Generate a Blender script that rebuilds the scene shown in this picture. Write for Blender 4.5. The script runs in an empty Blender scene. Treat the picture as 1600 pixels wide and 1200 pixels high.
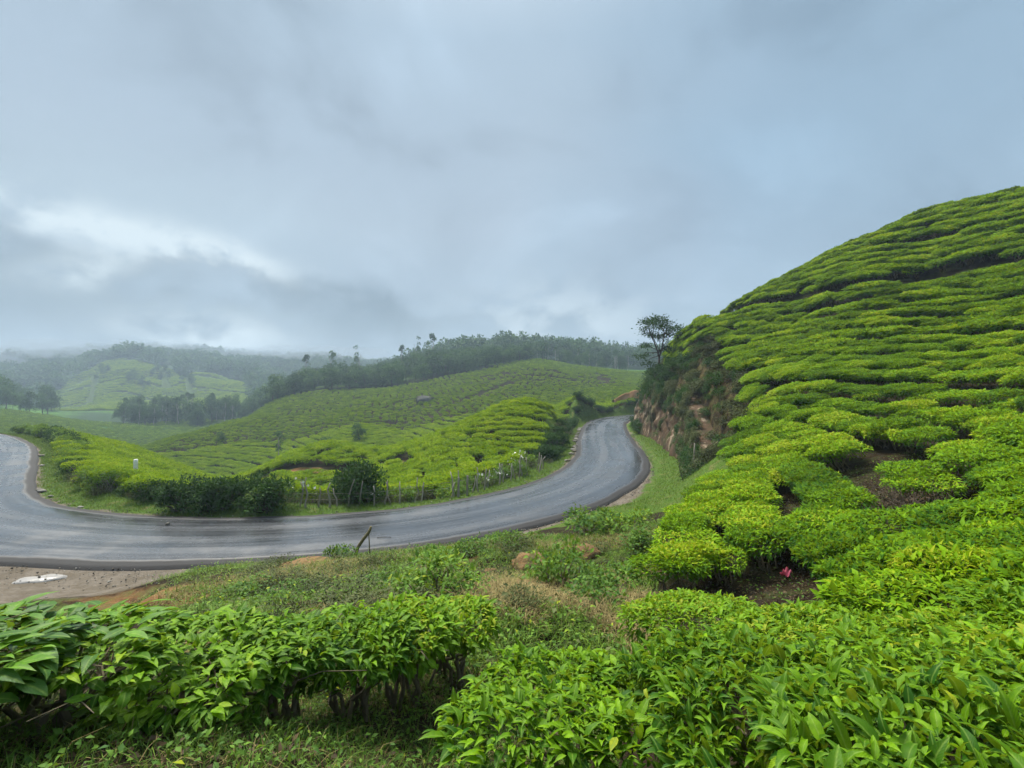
import bpy, math, random
import numpy as np
from mathutils import Vector, Matrix, Euler

# ------------------------------------------------------------------ camera, sky, sun, exposure
SC = bpy.context.scene
COL = SC.collection
EYE = 6.2
FPX = 760.0                                   # focal length in pixels of a 1600 px wide frame
cam_data = bpy.data.cameras.new("camera")
cam_data.sensor_width = 36.0
cam_data.lens = 36.0 * FPX / 1600.0
cam_data.clip_start = 0.05
cam_data.clip_end = 20000.0
cam = bpy.data.objects.new("camera", cam_data)
cam.location = (0, 0, EYE)
cam.rotation_euler = (math.radians(90), 0, 0)
COL.objects.link(cam)
SC.camera = cam

SUN_EL, SUN_AZ = 58.0, -38.0                  # azimuth from +Y, towards +X positive
world = bpy.data.worlds.new("World")
SC.world = world
world.use_nodes = True

def nd(nt, typ, **kw):
    n = nt.nodes.new(typ)
    for k, v in kw.items():
        if k == "inp":
            for kk, vv in v.items():
                n.inputs[kk].default_value = vv
        else:
            setattr(n, k, v)
    return n

def lk(nt, a, b):
    nt.links.new(a, b)

def math_n(nt, op, a, b=None, clamp=False):
    n = nt.nodes.new("ShaderNodeMath"); n.operation = op; n.use_clamp = clamp
    for i, v in enumerate((a, b)):
        if v is None: continue
        if isinstance(v, (int, float)): n.inputs[i].default_value = v
        else: nt.links.new(v, n.inputs[i])
    return n.outputs[0]

def ramp_n(nt, fac, stops, interp="EASE"):
    n = nt.nodes.new("ShaderNodeValToRGB")
    n.color_ramp.interpolation = interp
    e = n.color_ramp.elements
    while len(e) > len(stops): e.remove(e[-1])
    while len(e) < len(stops): e.new(0.5)
    for el, (p, c) in zip(e, stops):
        el.position = p
        el.color = (c, c, c, 1) if isinstance(c, (int, float)) else (*c, 1)
    nt.links.new(fac, n.inputs[0])
    return n.outputs[0]

def mix_n(nt, fac, a, b, typ="MIX"):
    n = nt.nodes.new("ShaderNodeMix"); n.data_type = "RGBA"; n.blend_type = typ
    for key, v in ((0, fac), (6, a), (7, b)):
        if isinstance(v, (int, float)): n.inputs[key].default_value = v
        elif isinstance(v, tuple): n.inputs[key].default_value = (*v, 1)
        else: nt.links.new(v, n.inputs[key])
    return n.outputs[2]

def noise_n(nt, vec, scale, detail=4.0, rough=0.55, dist=0.0, out=0):
    n = nt.nodes.new("ShaderNodeTexNoise")
    n.inputs["Scale"].default_value = scale
    n.inputs["Detail"].default_value = detail
    n.inputs["Roughness"].default_value = rough
    n.inputs["Distortion"].default_value = dist
    if vec is not None: nt.links.new(vec, n.inputs["Vector"])
    return n.outputs[out]

def build_world():
    nt = world.node_tree
    nt.nodes.clear()
    out = nd(nt, "ShaderNodeOutputWorld")
    bg = nd(nt, "ShaderNodeBackground", inp={"Strength": 0.1})
    lk(nt, bg.outputs[0], out.inputs[0])
    sky = nd(nt, "ShaderNodeTexSky", sky_type="NISHITA", sun_disc=False)
    sky.sun_elevation = math.radians(SUN_EL)
    sky.sun_rotation = math.radians(SUN_AZ)
    sky.altitude = 1500; sky.air_density = 1.0; sky.dust_density = 2.0
    tc = nd(nt, "ShaderNodeTexCoord")
    sep = nd(nt, "ShaderNodeSeparateXYZ"); lk(nt, tc.outputs["Generated"], sep.inputs[0])
    zc = math_n(nt, "MAXIMUM", sep.outputs[2], 0.0)
    az = math_n(nt, "ARCTAN2", sep.outputs[0], sep.outputs[1])       # 0 straight ahead, radians
    # cloud deck seen in perspective: directions projected on a level sheet
    den = math_n(nt, "ADD", zc, 0.55)
    cmb = nd(nt, "ShaderNodeCombineXYZ")
    lk(nt, math_n(nt, "DIVIDE", sep.outputs[0], den), cmb.inputs[0]); lk(nt, math_n(nt, "DIVIDE", sep.outputs[1], den), cmb.inputs[1])
    P = cmb.outputs[0]
    big = noise_n(nt, P, 1.1, 2, 0.5, 0.4)
    mid = noise_n(nt, P, 2.6, 5, 0.55, 0.5)
    # lower scud: rounded billows near the horizon
    cm2 = nd(nt, "ShaderNodeCombineXYZ")
    lk(nt, az, cm2.inputs[0]); lk(nt, math_n(nt, "MULTIPLY", zc, 1.35), cm2.inputs[1])
    Q = cm2.outputs[0]
    puff = noise_n(nt, Q, 4.6, 6, 0.58, 0.15)
    wisp = noise_n(nt, Q, 10.0, 5, 0.62, 0.25)
    def add(a, b): return math_n(nt, "ADD", a, b)
    def mul(a, b, c=False): return math_n(nt, "MULTIPLY", a, b, c)
    base = ramp_n(nt, zc, [(0.0, HORIZON_COL), (0.12, LOW_COL), (0.30, MID_COL), (0.58, HIGH_COL), (1.0, ZENITH_COL)], "LINEAR")
    blue = ramp_n(nt, zc, [(0.0, HORIZON_COL), (0.15, (1.66, 2.26, 2.76)), (0.40, (1.60, 2.30, 2.90)), (0.62, (1.62, 2.34, 2.96)), (1.0, ZENITH_COL)], "LINEAR")
    a01 = add(mul(az, 0.5), 0.5)
    tob = ramp_n(nt, add(a01, mul(add(big, -0.5), 0.7)), [(0.50, 0.0), (0.80, 1.0)])
    base = mix_n(nt, tob, base, blue)
    shade = add(mul(big, 0.45), mul(mid, 0.55))
    sh = ramp_n(nt, shade, [(0.36, 0.76), (0.5, 1.0), (0.62, 1.20)], "EASE")
    cloud = mix_n(nt, 1.0, base, sh, "MULTIPLY")
    def lobe(ac, zc_, sa, sz, tilt=0.0):
        a0 = math_n(nt, "ADD", az, -ac)
        e0 = math_n(nt, "ADD", math_n(nt, "ADD", zc, -zc_), math_n(nt, "MULTIPLY", a0, -tilt))
        q = math_n(nt, "ADD", math_n(nt, "POWER", math_n(nt, "DIVIDE", a0, sa), 2.0), math_n(nt, "POWER", math_n(nt, "DIVIDE", e0, sz), 2.0))
        return math_n(nt, "EXPONENT", math_n(nt, "MULTIPLY", q, -1.0))
    # a lighter area in the deck over the valley
    glow = mul(lobe(-0.66, 0.28, 0.40, 0.09), 0.55)
    cloud = mix_n(nt, glow, cloud, (2.55, 3.2, 3.6))
    # lower, darker ragged cloud over the valley; paler towards the middle
    side = ramp_n(nt, a01, [(0.0, 1.0), (0.37, 1.0), (0.45, 0.72), (0.58, 0.55), (0.63, 0.0)])
    lim = ramp_n(nt, a01, [(0.0, 0.235), (0.25, 0.225), (0.36, 0.20), (0.42, 0.145), (0.58, 0.165), (1.0, 0.13)])
    edge = add(math_n(nt, "DIVIDE", add(zc, mul(add(puff, -0.5), 0.17)), lim), 0.0)
    body = ramp_n(nt, edge, [(0.0, 0.6), (0.55, 0.85), (0.88, 1.0), (1.0, 0.12), (1.0, 0.0)])
    dk = mul(mul(side, body), ramp_n(nt, add(mul(puff, 0.6), mul(wisp, 0.4)), [(0.38, 0.15), (0.58, 1.0)]))
    cloud = mix_n(nt, dk, cloud, DARK_COL)
    # breaks where the light comes through
    brk = add(mul(puff, 0.55), mul(wisp, 0.45))
    holes = ramp_n(nt, brk, [(0.40, 0.0), (0.57, 1.0)])
    warpz = mul(add(wisp, -0.5), 0.05)
    zs = zc; zc = add(zc, warpz)
    gg = add(add(lobe(-0.74, 0.243, 0.20, 0.030, -0.10), mul(lobe(-0.53, 0.222, 0.10, 0.024, -0.20), 0.9)),
             add(mul(lobe(-0.72, 0.175, 0.08, 0.028, 0.2), 0.7), mul(lobe(-0.56, 0.085, 0.13, 0.045), 1.1)))
    br = mul(mul(gg, 1.2), holes, True)
    cloud = mix_n(nt, br, cloud, (3.7, 4.25, 4.5))
    # a paler puffy bank low over the middle of the view
    heap = mul(lobe(0.10, 0.115, 0.20, 0.075), ramp_n(nt, add(mul(puff, 0.6), mul(wisp, 0.4)), [(0.42, 0.0), (0.56, 1.0)]))
    cloud = mix_n(nt, heap, cloud, (3.3, 3.85, 4.2))
    # thin cover on the side of the hill: a little blue of the open sky shows through
    thin = ramp_n(nt, a01, [(0.5, 0.03), (0.75, 0.10), (1.0, 0.10)])
    col = mix_n(nt, thin, cloud, sky.outputs[0])
    col = mix_n(nt, 1.0, col, (SKY_GAIN, SKY_GAIN, SKY_GAIN), "MULTIPLY")
    lk(nt, col, bg.inputs["Color"])
    world.cycles.sampling_method = "MANUAL"; world.cycles.sample_map_resolution = 256
HORIZON_COL = (1.71, 2.20, 2.62)
LOW_COL = (1.80, 2.32, 2.80)
MID_COL = (2.10, 2.58, 3.08)
HIGH_COL = (2.14, 2.76, 3.34)
ZENITH_COL = (5.4, 6.0, 6.4)
DARK_COL = (0.96, 1.30, 1.58)
SKY_GAIN = 0.41
build_world()

sun_data = bpy.data.lights.new("sun", "SUN")
sun_data.energy = 1.5
sun_data.angle = math.radians(24)
sun_data.color = (1.0, 0.94, 0.82)
sun = bpy.data.objects.new("sun", sun_data)
_e, _a = math.radians(SUN_EL), math.radians(SUN_AZ)
_d = Vector((math.cos(_e) * math.sin(_a), math.cos(_e) * math.cos(_a), math.sin(_e)))
sun.rotation_euler = _d.to_track_quat("Z", "Y").to_euler()
sun.location = (0, 0, 200)
COL.objects.link(sun)

SC.view_settings.view_transform = "Standard"
SC.view_settings.look = "None"
SC.view_settings.exposure = 2.30
SC.view_settings.gamma = 1.0
cy = SC.cycles
cy.max_bounces = 6; cy.diffuse_bounces = 3; cy.glossy_bounces = 2; cy.transmission_bounces = 3
cy.volume_bounces = 0; cy.transparent_max_bounces = 4
cy.use_adaptive_sampling = True; cy.adaptive_threshold = 0.03
cy.caustics_reflective = False; cy.caustics_refractive = False

rng = np.random.default_rng(7)
random.seed(7)
# ------------------------------------------------------------------ helpers: measured points, noise
def W(px, py, d):
    return ((px - 800.0) / FPX * d, d, EYE - (py - 600.0) / FPX * d)

def _hash(ix, iy, seed):
    h = (ix.astype(np.int64) * 374761393 + iy.astype(np.int64) * 668265263 + seed * 1274126177) & 0x7fffffff
    h = ((h ^ (h >> 13)) * 1274126177) & 0x7fffffff
    return ((h ^ (h >> 16)) & 0xffff) / 65535.0

def vnoise(x, y, seed=0):
    ix, iy = np.floor(x), np.floor(y)
    fx, fy = x - ix, y - iy
    fx = fx * fx * (3 - 2 * fx); fy = fy * fy * (3 - 2 * fy)
    a = _hash(ix, iy, seed); b = _hash(ix + 1, iy, seed); c = _hash(ix, iy + 1, seed); d = _hash(ix + 1, iy + 1, seed)
    return (a + (b - a) * fx) * (1 - fy) + (c + (d - c) * fx) * fy

def fbm(x, y, seed=0, octaves=4):
    s, amp, tot = 0.0, 0.5, 0.0
    for k in range(octaves):
        s = s + amp * vnoise(x * 2 ** k + 17.3 * k, y * 2 ** k - 9.1 * k, seed + k)
        tot += amp; amp *= 0.5
    return s / tot - 0.5

def sstep(a, b, x):
    t = np.clip((x - a) / (b - a), 0, 1)
    return t * t * (3 - 2 * t)

# ------------------------------------------------------------------ road centre line
_ctrl = np.array([(-420, 40), (-200, 62), (-120, 66), (-95, 65), (-75, 62.5), (-64, 57.4), (-53.8, 49.8), (-46, 42.8), (-36.6, 33), (-29.6, 25.9),
                  (-24, 22.0), (-18, 20.1), (-13, 19.6), (-8.5, 20.1), (-4.3, 21.5), (-.2, 24.4), (3.4, 28.6), (6.0, 33.6),
                  (7.9, 39.5), (9.2, 46), (11.2, 59), (15.2, 78), (20, 89), (28, 97), (40, 102), (80, 108), (200, 118), (420, 120)], float)
def catmull(P, n=24):
    out = []
    Q = np.vstack([2 * P[0] - P[1], P, 2 * P[-1] - P[-2]])
    for i in range(1, len(Q) - 2):
        p0, p1, p2, p3 = Q[i - 1], Q[i], Q[i + 1], Q[i + 2]
        for t in np.linspace(0, 1, n, endpoint=False):
            out.append(0.5 * ((2 * p1) + (-p0 + p2) * t + (2 * p0 - 5 * p1 + 4 * p2 - p3) * t * t + (-p0 + 3 * p1 - 3 * p2 + p3) * t ** 3))
    out.append(P[-1])
    return np.array(out)
_c = catmull(_ctrl)
_sl = np.concatenate([[0], np.cumsum(np.hypot(*np.diff(_c, axis=0).T))])
ROAD_S = np.concatenate([np.arange(0, 300, 6.0), np.arange(300, _sl[-1] - 310, 0.6), np.arange(_sl[-1] - 310, _sl[-1], 6.0)])
ROAD = np.stack([np.interp(ROAD_S, _sl, _c[:, 0]), np.interp(ROAD_S, _sl, _c[:, 1])], 1)
for _ in range(6):
    ROAD[1:-1] = 0.25 * ROAD[:-2] + 0.5 * ROAD[1:-1] + 0.25 * ROAD[2:]
_t = np.gradient(ROAD, axis=0); _t /= np.linalg.norm(_t, axis=1)[:, None]
ROAD_N = np.stack([_t[:, 1], -_t[:, 0]], 1)      # points to the camera side
HW = 2.95

def road_side(x, y):
    """signed distance to the centre line: positive on the camera's side; and arc index"""
    x = np.asarray(x, float).ravel(); y = np.asarray(y, float).ravel()
    dist = np.empty_like(x); idx = np.empty(x.shape, int)
    A = ROAD
    for i in range(0, len(x), 4000):
        dx = x[i:i + 4000, None] - A[None, :, 0]; dy = y[i:i + 4000, None] - A[None, :, 1]
        d2 = dx * dx + dy * dy
        k = d2.argmin(1); r = np.arange(len(k))
        s = dx[r, k] * ROAD_N[k, 0] + dy[r, k] * ROAD_N[k, 1]
        d = np.sqrt(d2[r, k])
        dist[i:i + 4000] = np.where(s >= 0, d, -d); idx[i:i + 4000] = k
    return dist, idx

# ------------------------------------------------------------------ ground heights fitted through surveyed points
BUSH = 0.72
def tops(l): return [(lambda w: (w[0], w[1], w[2] - BUSH))(W(*p)) for p in l]
def grnd(l): return [W(*p) for p in l]

PA = tops([(760, 1080, 2.5), (1000, 1180, 1.35), (1600, 1150, 1.4), (1300, 1100, 1.9), (850, 960, 4.6), (1200, 1000, 3.3), (1600, 980, 3.0),
           (1050, 920, 6.3), (1300, 930, 5), (1600, 870, 4.8), (1100, 850, 9.5), (1300, 810, 10), (1600, 740, 9), (1080, 780, 14),
           (1180, 740, 17), (1350, 690, 15), (1600, 640, 14), (1160, 650, 25), (1350, 600, 23), (1600, 540, 21), (1200, 560, 33),
           (1400, 490, 31), (1600, 430, 30), (1110, 565, 42), (1110, 497, 55), (1200, 455, 50), (1300, 402, 47), (1450, 336, 44),
           (1600, 298, 42), (1250, 490, 42), (1450, 412, 38)])
PA += grnd([(600, 868, 15), (450, 888, 12.5), (600, 950, 7), (750, 905, 10), (850, 872, 12), (950, 832, 16), (1000, 800, 19), (800, 965, 5.5),
            (450, 965, 6.5), (300, 905, 14), (100, 1150, 2.0), (400, 1120, 2.9), (600, 1100, 3.6), (750, 1090, 3.9), (500, 1190, 2.2),
            (1015, 600, 58), (1032, 548, 58), (1050, 515, 58), (1005, 600, 75), (1010, 560, 78)])
PA += [(0, 0, 4.6), (-5, 7, 2.6), (-10, 10, 1.0), (-13, 14.4, 0.05), (-20, 15, 0.0), (-26, 17, 0.1), (-35, 24, 0.2), (-60, 45, 0.3), (10, 2, 5.3), (15, 8, 6.6),
       (25, 14, 9.0), (0, -6, 5.6), (12, -10, 7.5), (-10, -5, 4.6), (-12, 3, 3.4), (-25, 5, 2), (-50, 5, 3), (-50, -15, 7), (0, -40, 14), (60, -40, 25),
       (-7, 16.2, 0.1), (-1.5, 18.5, 0.3), (4.2, 22.5, 0.6), (8.5, 26.5, 0.6), (10, 30, 1.2),
       (24, 76, 10.5), (35, 72, 14.5), (50, 66, 19), (62, 48, 22.5), (85, 30, 22), (70, 90, 12), (40, 95, 5), (120, 60, 20), (120, 110, 4), (300, 60, 30),
       (300, 0, 40), (-150, 20, 8), (-300, 0, 20), (0, -200, 30), (-120, 45, 2)]
PB = tops([(700, 752, 32), (800, 704, 42), (850, 662, 52), (862, 640, 60), (820, 624, 62), (900, 623, 82), (975, 629, 98), (760, 643, 60), (700, 672, 58), (640, 692, 58), (620, 702, 54),
           (420, 735, 50), (520, 690, 60), (450, 712, 56), (560, 740, 47), (350, 770, 40), (480, 775, 36), (430, 632, 165), (350, 660, 140), (280, 684, 120), (210, 706, 105),
           (700, 642, 125), (850, 602, 155), (850, 572, 195), (750, 592, 175), (950, 584, 205), (600, 622, 160), (500, 634, 158),
           (450, 682, 120), (640, 658, 128), (560, 672, 108), (800, 636, 118), (990, 590, 200), (920, 600, 170),
           (100, 672, 170), (0, 656, 160), (200, 670, 205), (680, 600, 185), (560, 640, 140)])
PB += grnd([(430, 628, 190), (600, 603, 215), (650, 582, 250), (800, 566, 265), (900, 576, 255), (1000, 585, 260), (500, 605, 250), (300, 657, 255), (400, 650, 265),
            (150, 645, 300), (100, 640, 350), (200, 572, 490), (320, 586, 500), (385, 603, 460), (240, 620, 400), (350, 634, 340), (120, 600, 440), (30, 640, 260), (0, 610, 420),
            (0, 560, 700), (150, 556, 760), (300, 556, 800), (500, 568, 700), (700, 566, 720), (1000, 566, 720), (1300, 560, 700), (450, 610, 480), (580, 600, 480),
            (-400, 600, 500), (-200, 640, 200), (2000, 560, 700)])
PB += [(p[0], p[1], z) for p, z in ((W(250, 0, 150), -14), (W(300, 0, 172), -14), (W(350, 0, 190), -13), (W(200, 0, 132), -13.5), (W(250, 0, 80), -12), (W(300, 0, 75), -11.5),
        (W(350, 0, 70), -9.5), (W(400, 0, 76), -9.5), (W(450, 0, 82), -9), (W(200, 0, 82), -10.5), (W(150, 0, 100), -12), (W(330, 0, 98), -10.8), (W(420, 0, 104), -9.0))]
PB += [(2, 80, 0.6), (-6, 78, -2.2), (-14, 76, -4.2), (-24, 78, -6), (-6, 92, -2.6), (10, 100, 1.0), (-40, 52, -2.2), (-50, 62, -2.2), (-62, 68, -1.6), (-28, 38, -1.9), (-22, 31, -1.0), (-31.2, 36.6, -0.5), (-38.5, 44.5, -0.7), (-45, 52, -0.8), (-24, 42, -4.0), (-33, 52, -4.6), (-42, 64, -6.5), (-56, 74, -6.0), (-18.5, 27.2, -0.5), (-56, 60.6, -0.6), (-17, 33, -2.2), (-14, 27, -0.4), (-8, 27.5, -0.5), (-2, 30, -0.3), (1.6, 36, -0.1), (3, 46, 0.0), (6, 62, 0.3), (10, 80, 0.5),
       (18, 95, 0.6), (30, 106, 2), (60, 130, 4), (-100, 72, -1), (-110, 90, -4), (-200, 80, -2), (200, 140, 10), (400, 300, 25), (-400, 150, 5), (0, 1200, 55), (-900, 900, 55), (900, 900, 55), (0, 2400, 75),
       (-2000, 1600, 70), (2000, 1600, 70), (1500, 300, 50), (-1500, 300, 50), (-450, 1150, 50), (-600, 1500, 80)]

def warp(x, y):
    r = np.hypot(x, y) + 1e-9
    g = np.log1p(r / 5.0) / r
    return x * g, y * g

class TPS:
    def __init__(self, pts, lam=1e-4):
        P = np.array(pts, float)
        u, v = warp(P[:, 0], P[:, 1])
        self.u, self.v = u, v
        n = len(u)
        K = self.k(u[:, None] - u[None], v[:, None] - v[None]) + lam * np.eye(n)
        Q = np.stack([np.ones(n), u, v], 1)
        M = np.block([[K, Q], [Q.T, np.zeros((3, 3))]])
        self.w = np.linalg.solve(M, np.concatenate([P[:, 2], np.zeros(3)]))
    @staticmethod
    def k(dx, dy):
        r2 = dx * dx + dy * dy
        return 0.5 * r2 * np.log(r2 + 1e-12)
    def __call__(self, x, y):
        u, v = warp(x, y)
        out = np.empty_like(u)
        n = len(self.u)
        for i in range(0, len(u), 5000):
            a, b = u[i:i + 5000], v[i:i + 5000]
            out[i:i + 5000] = self.k(a[:, None] - self.u, b[:, None] - self.v) @ self.w[:n] + self.w[n] + self.w[n + 1] * a + self.w[n + 2] * b
        return out
TA, TB = TPS(PA), TPS(PB)

def height(x, y):
    shp = np.shape(x)
    x = np.asarray(x, float).ravel(); y = np.asarray(y, float).ravel()
    s, k = road_side(x, y)
    r = np.hypot(x, y)
    ha, hb = TA(x, y), TB(x, y)
    # the cutting beside the road: the slope starts behind a grass verge and is steep
    w0 = HW + np.interp(y, [24, 28, 32, 42, 60, 90], [9.0, 6.2, 4.6, 3.3, 2.5, 2.2])
    t = np.maximum(0, s - w0)
    steep = 0.25 + np.where(t < 1.1, 4.5 * t, 4.95 + 1.8 * (t - 1.1))
    cut = sstep(24, 31, y) * sstep(125, 100, y)
    ha = np.where(s > 0, ha + cut * (np.minimum(ha, steep) - ha), ha)
    far = sstep(250, 600, r)
    hb = hb + far * (fbm(x / 130.0, y / 130.0, 5, 4) * 30) + sstep(60, 160, r) * fbm(x / 40.0, y / 40.0, 9, 3) * 3.0
    ha = ha + fbm(x / 1.6, y / 1.6, 3, 3) * 0.22 * sstep(1.0, 5, r)
    ha = ha + fbm(x / 2.6 + 5, y / 2.2, 13, 3) * 1.0 * sstep(5, 8, y) * sstep(16.5, 13, y) * sstep(3.0, 1.5, x - 0.2 * y)
    hb = np.where(hb > 62, 62 + (hb - 62) * 0.2, hb)
    ha = np.where(ha > 62, 62 + (ha - 62) * 0.2, ha)
    h = np.where(s > 0, ha, hb)
    a = np.abs(s)
    verge = sstep(HW + 0.25, HW + 2.6, a)
    return (-0.12 + verge * (h + 0.12)).reshape(shp)

# quick look-up grid for the near field
GX = np.arange(-90, 90.01, 0.5); GY = np.arange(-12, 130.01, 0.5)
_gx, _gy = np.meshgrid(GX, GY)
HG = height(_gx, _gy)
SG = road_side(_gx, _gy)[0].reshape(_gx.shape)
def _bil(G, x, y):
    fx = np.clip((np.asarray(x, float) - GX[0]) / 0.5, 0, len(GX) - 1.001); fy = np.clip((np.asarray(y, float) - GY[0]) / 0.5, 0, len(GY) - 1.001)
    i = fx.astype(int); j = fy.astype(int); u = fx - i; v = fy - j
    return (G[j, i] * (1 - u) + G[j, i + 1] * u) * (1 - v) + (G[j + 1, i] * (1 - u) + G[j + 1, i + 1] * u) * v
def hq(x, y): return _bil(HG, x, y)
def sq(x, y): return _bil(SG, x, y)
_S = HG.copy()
for _ in range(10):
    _S[1:-1, 1:-1] = (_S[1:-1, 1:-1] * 2 + _S[:-2, 1:-1] + _S[2:, 1:-1] + _S[1:-1, :-2] + _S[1:-1, 2:]) / 6
_GYD, _GXD = np.gradient(_S, 0.5)
def gradq(x, y): return _bil(_GXD, x, y), _bil(_GYD, x, y)
# ------------------------------------------------------------------ materials
def new_mat(name):
    m = bpy.data.materials.new(name); m.use_nodes = True
    nt = m.node_tree; nt.nodes.clear()
    return m, nt

def pos_n(nt): return nt.nodes.new("ShaderNodeNewGeometry").outputs["Position"]
def attr_n(nt, name, out="Fac"):
    n = nt.nodes.new("ShaderNodeAttribute"); n.attribute_name = name
    return n.outputs[out]

def surf(nt, color, rough=0.8, spec=0.3, bump=None, bump_d=0.02, bump_s=0.6):
    out = nd(nt, "ShaderNodeOutputMaterial")
    p = nd(nt, "ShaderNodeBsdfPrincipled")
    lk(nt, p.outputs[0], out.inputs[0])
    for key, v in (("Base Color", color), ("Roughness", rough), ("Specular IOR Level", spec)):
        if isinstance(v, (int, float)): p.inputs[key].default_value = v
        elif isinstance(v, tuple): p.inputs[key].default_value = (*v, 1)
        else: lk(nt, v, p.inputs[key])
    if bump is not None:
        b = nd(nt, "ShaderNodeBump", inp={"Distance": bump_d, "Strength": bump_s})
        lk(nt, bump, b.inputs["Height"]); lk(nt, b.outputs[0], p.inputs["Normal"])
    return p

def leaf_mat(name, old, young, rough=0.45, trans=0.35, patch=0.0, vary=0.5, spec=0.35, warm=(0.34, 0.40, 0.02), veins=False):
    """leaf colour runs from old to young leaves by the leaf's own age ('tint'); bushes differ a little among themselves"""
    m, nt = new_mat(name)
    t = attr_n(nt, "tint")
    oi = nd(nt, "ShaderNodeObjectInfo")
    t2 = math_n(nt, "ADD", t, math_n(nt, "MULTIPLY", math_n(nt, "SUBTRACT", oi.outputs["Random"], 0.5), vary))
    if patch:
        pn = noise_n(nt, pos_n(nt), 0.20, 4, 0.6)
        t2 = math_n(nt, "ADD", t2, math_n(nt, "MULTIPLY", math_n(nt, "SUBTRACT", pn, 0.5), patch))
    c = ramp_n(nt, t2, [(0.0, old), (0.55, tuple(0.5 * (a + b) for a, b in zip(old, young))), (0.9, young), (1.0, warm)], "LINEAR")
    out = nd(nt, "ShaderNodeOutputMaterial")
    p = nd(nt, "ShaderNodeBsdfPrincipled", inp={"Roughness": rough, "Specular IOR Level": spec})
    if veins:
        lu, lv = attr_n(nt, "lu"), attr_n(nt, "lv")
        av = math_n(nt, "ABSOLUTE", lv)
        rib = ramp_n(nt, av, [(0.0, 1.0), (0.10, 0.0)])
        ph = math_n(nt, "SUBTRACT", math_n(nt, "MULTIPLY", lu, 64.0), math_n(nt, "MULTIPLY", av, 40.0))
        vein = math_n(nt, "SINE", ph)
        blade = noise_n(nt, pos_n(nt), 55, 3, 0.6)
        c = mix_n(nt, math_n(nt, "MULTIPLY", rib, 0.45), c, (0.30, 0.44, 0.08))
        c = mix_n(nt, ramp_n(nt, blade, [(0.35, 0.35), (0.65, 0.0)]), c, old)
        b = nd(nt, "ShaderNodeBump", inp={"Distance": 0.002, "Strength": 0.22})
        lk(nt, math_n(nt, "SUBTRACT", math_n(nt, "MULTIPLY", vein, 0.5), math_n(nt, "MULTIPLY", rib, 1.4)), b.inputs["Height"])
        lk(nt, b.outputs[0], p.inputs["Normal"])
    lk(nt, c, p.inputs["Base Color"])
    tr = nd(nt, "ShaderNodeBsdfTranslucent")
    lk(nt, mix_n(nt, 0.4, c, warm), tr.inputs[0])
    mx = nd(nt, "ShaderNodeMixShader", inp={0: trans})
    lk(nt, p.outputs[0], mx.inputs[1]); lk(nt, tr.outputs[0], mx.inputs[2])
    lk(nt, mx.outputs[0], out.inputs[0])
    return m

M = {}
M["tea"] = leaf_mat("tea_leaf", (0.022, 0.095, 0.005), (0.23, 0.44, 0.005), 0.52, 0.34, 0.8, 0.5, 0.14, veins=True)
M["tea_hill"] = leaf_mat("tea_leaf_hill", (0.020, 0.090, 0.005), (0.225, 0.42, 0.005), 0.65, 0.34, 1.1, 0.75, 0.10)
M["tea_far"] = leaf_mat("tea_leaf_field", (0.028, 0.100, 0.008), (0.185, 0.335, 0.010), 0.7, 0.3, 0.7, 0.45, 0.1)
M["tea_knoll"] = leaf_mat("tea_leaf_knoll", (0.050, 0.16, 0.005), (0.30, 0.44, 0.005), 0.7, 0.35, 0.6, 0.4, 0.1)
M["broad"] = leaf_mat("shrub_leaf", (0.035, 0.105, 0.022), (0.17, 0.32, 0.035), 0.6, 0.3, 0.0, 0.4, 0.15)
M["big_leaf"] = leaf_mat("large_leaf", (0.016, 0.075, 0.020), (0.15, 0.34, 0.015), 0.5, 0.34, 0.0, 0.25, 0.2, veins=True)
M["dark_leaf"] = leaf_mat("dark_shrub_leaf", (0.012, 0.045, 0.012), (0.050, 0.13, 0.020), 0.65, 0.25, 0.0, 0.35, 0.12, (0.10, 0.16, 0.03))
M["forest"] = leaf_mat("forest_leaf", (0.018, 0.062, 0.020), (0.105, 0.215, 0.050), 0.7, 0.2, 0.0, 0.6, 0.2, (0.09, 0.15, 0.04))
M["scrub"] = leaf_mat("scrub_leaf", (0.035, 0.050, 0.016), (0.12, 0.15, 0.045), 0.7, 0.2, 0.0, 0.5, 0.2, (0.16, 0.14, 0.05))
M["grass"] = leaf_mat("grass_blade", (0.045, 0.11, 0.012), (0.18, 0.30, 0.03), 0.6, 0.3, 0.6, 0.0, 0.2, (0.26, 0.25, 0.08))
M["straw"] = leaf_mat("dry_blade", (0.10, 0.080, 0.032), (0.34, 0.28, 0.12), 0.8, 0.15, 0.4, 0.0, 0.1, (0.38, 0.30, 0.15))
M["litter"] = leaf_mat("fallen_leaf", (0.030, 0.022, 0.014), (0.16, 0.11, 0.05), 0.7, 0.1, 0.3, 0.0, 0.2, (0.30, 0.24, 0.12))

def bark(name, a, b):
    m, nt = new_mat(name)
    P = pos_n(nt)
    n = noise_n(nt, P, 22, 5, 0.6)
    surf(nt, mix_n(nt, n, a, b), 0.85, 0.2, n, 0.01)
    return m
M["bark"] = bark("tea_wood", (0.060, 0.048, 0.028), (0.25, 0.21, 0.14))
M["bark_pale"] = bark("pale_bark", (0.13, 0.12, 0.10), (0.45, 0.42, 0.37))
M["bark_dark"] = bark("dark_bark", (0.03, 0.025, 0.02), (0.10, 0.085, 0.07))
M["post"] = bark("weathered_post", (0.12, 0.105, 0.085), (0.38, 0.35, 0.30))
M["stick"] = bark("mossy_stick", (0.07, 0.06, 0.03), (0.24, 0.20, 0.10))

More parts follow.
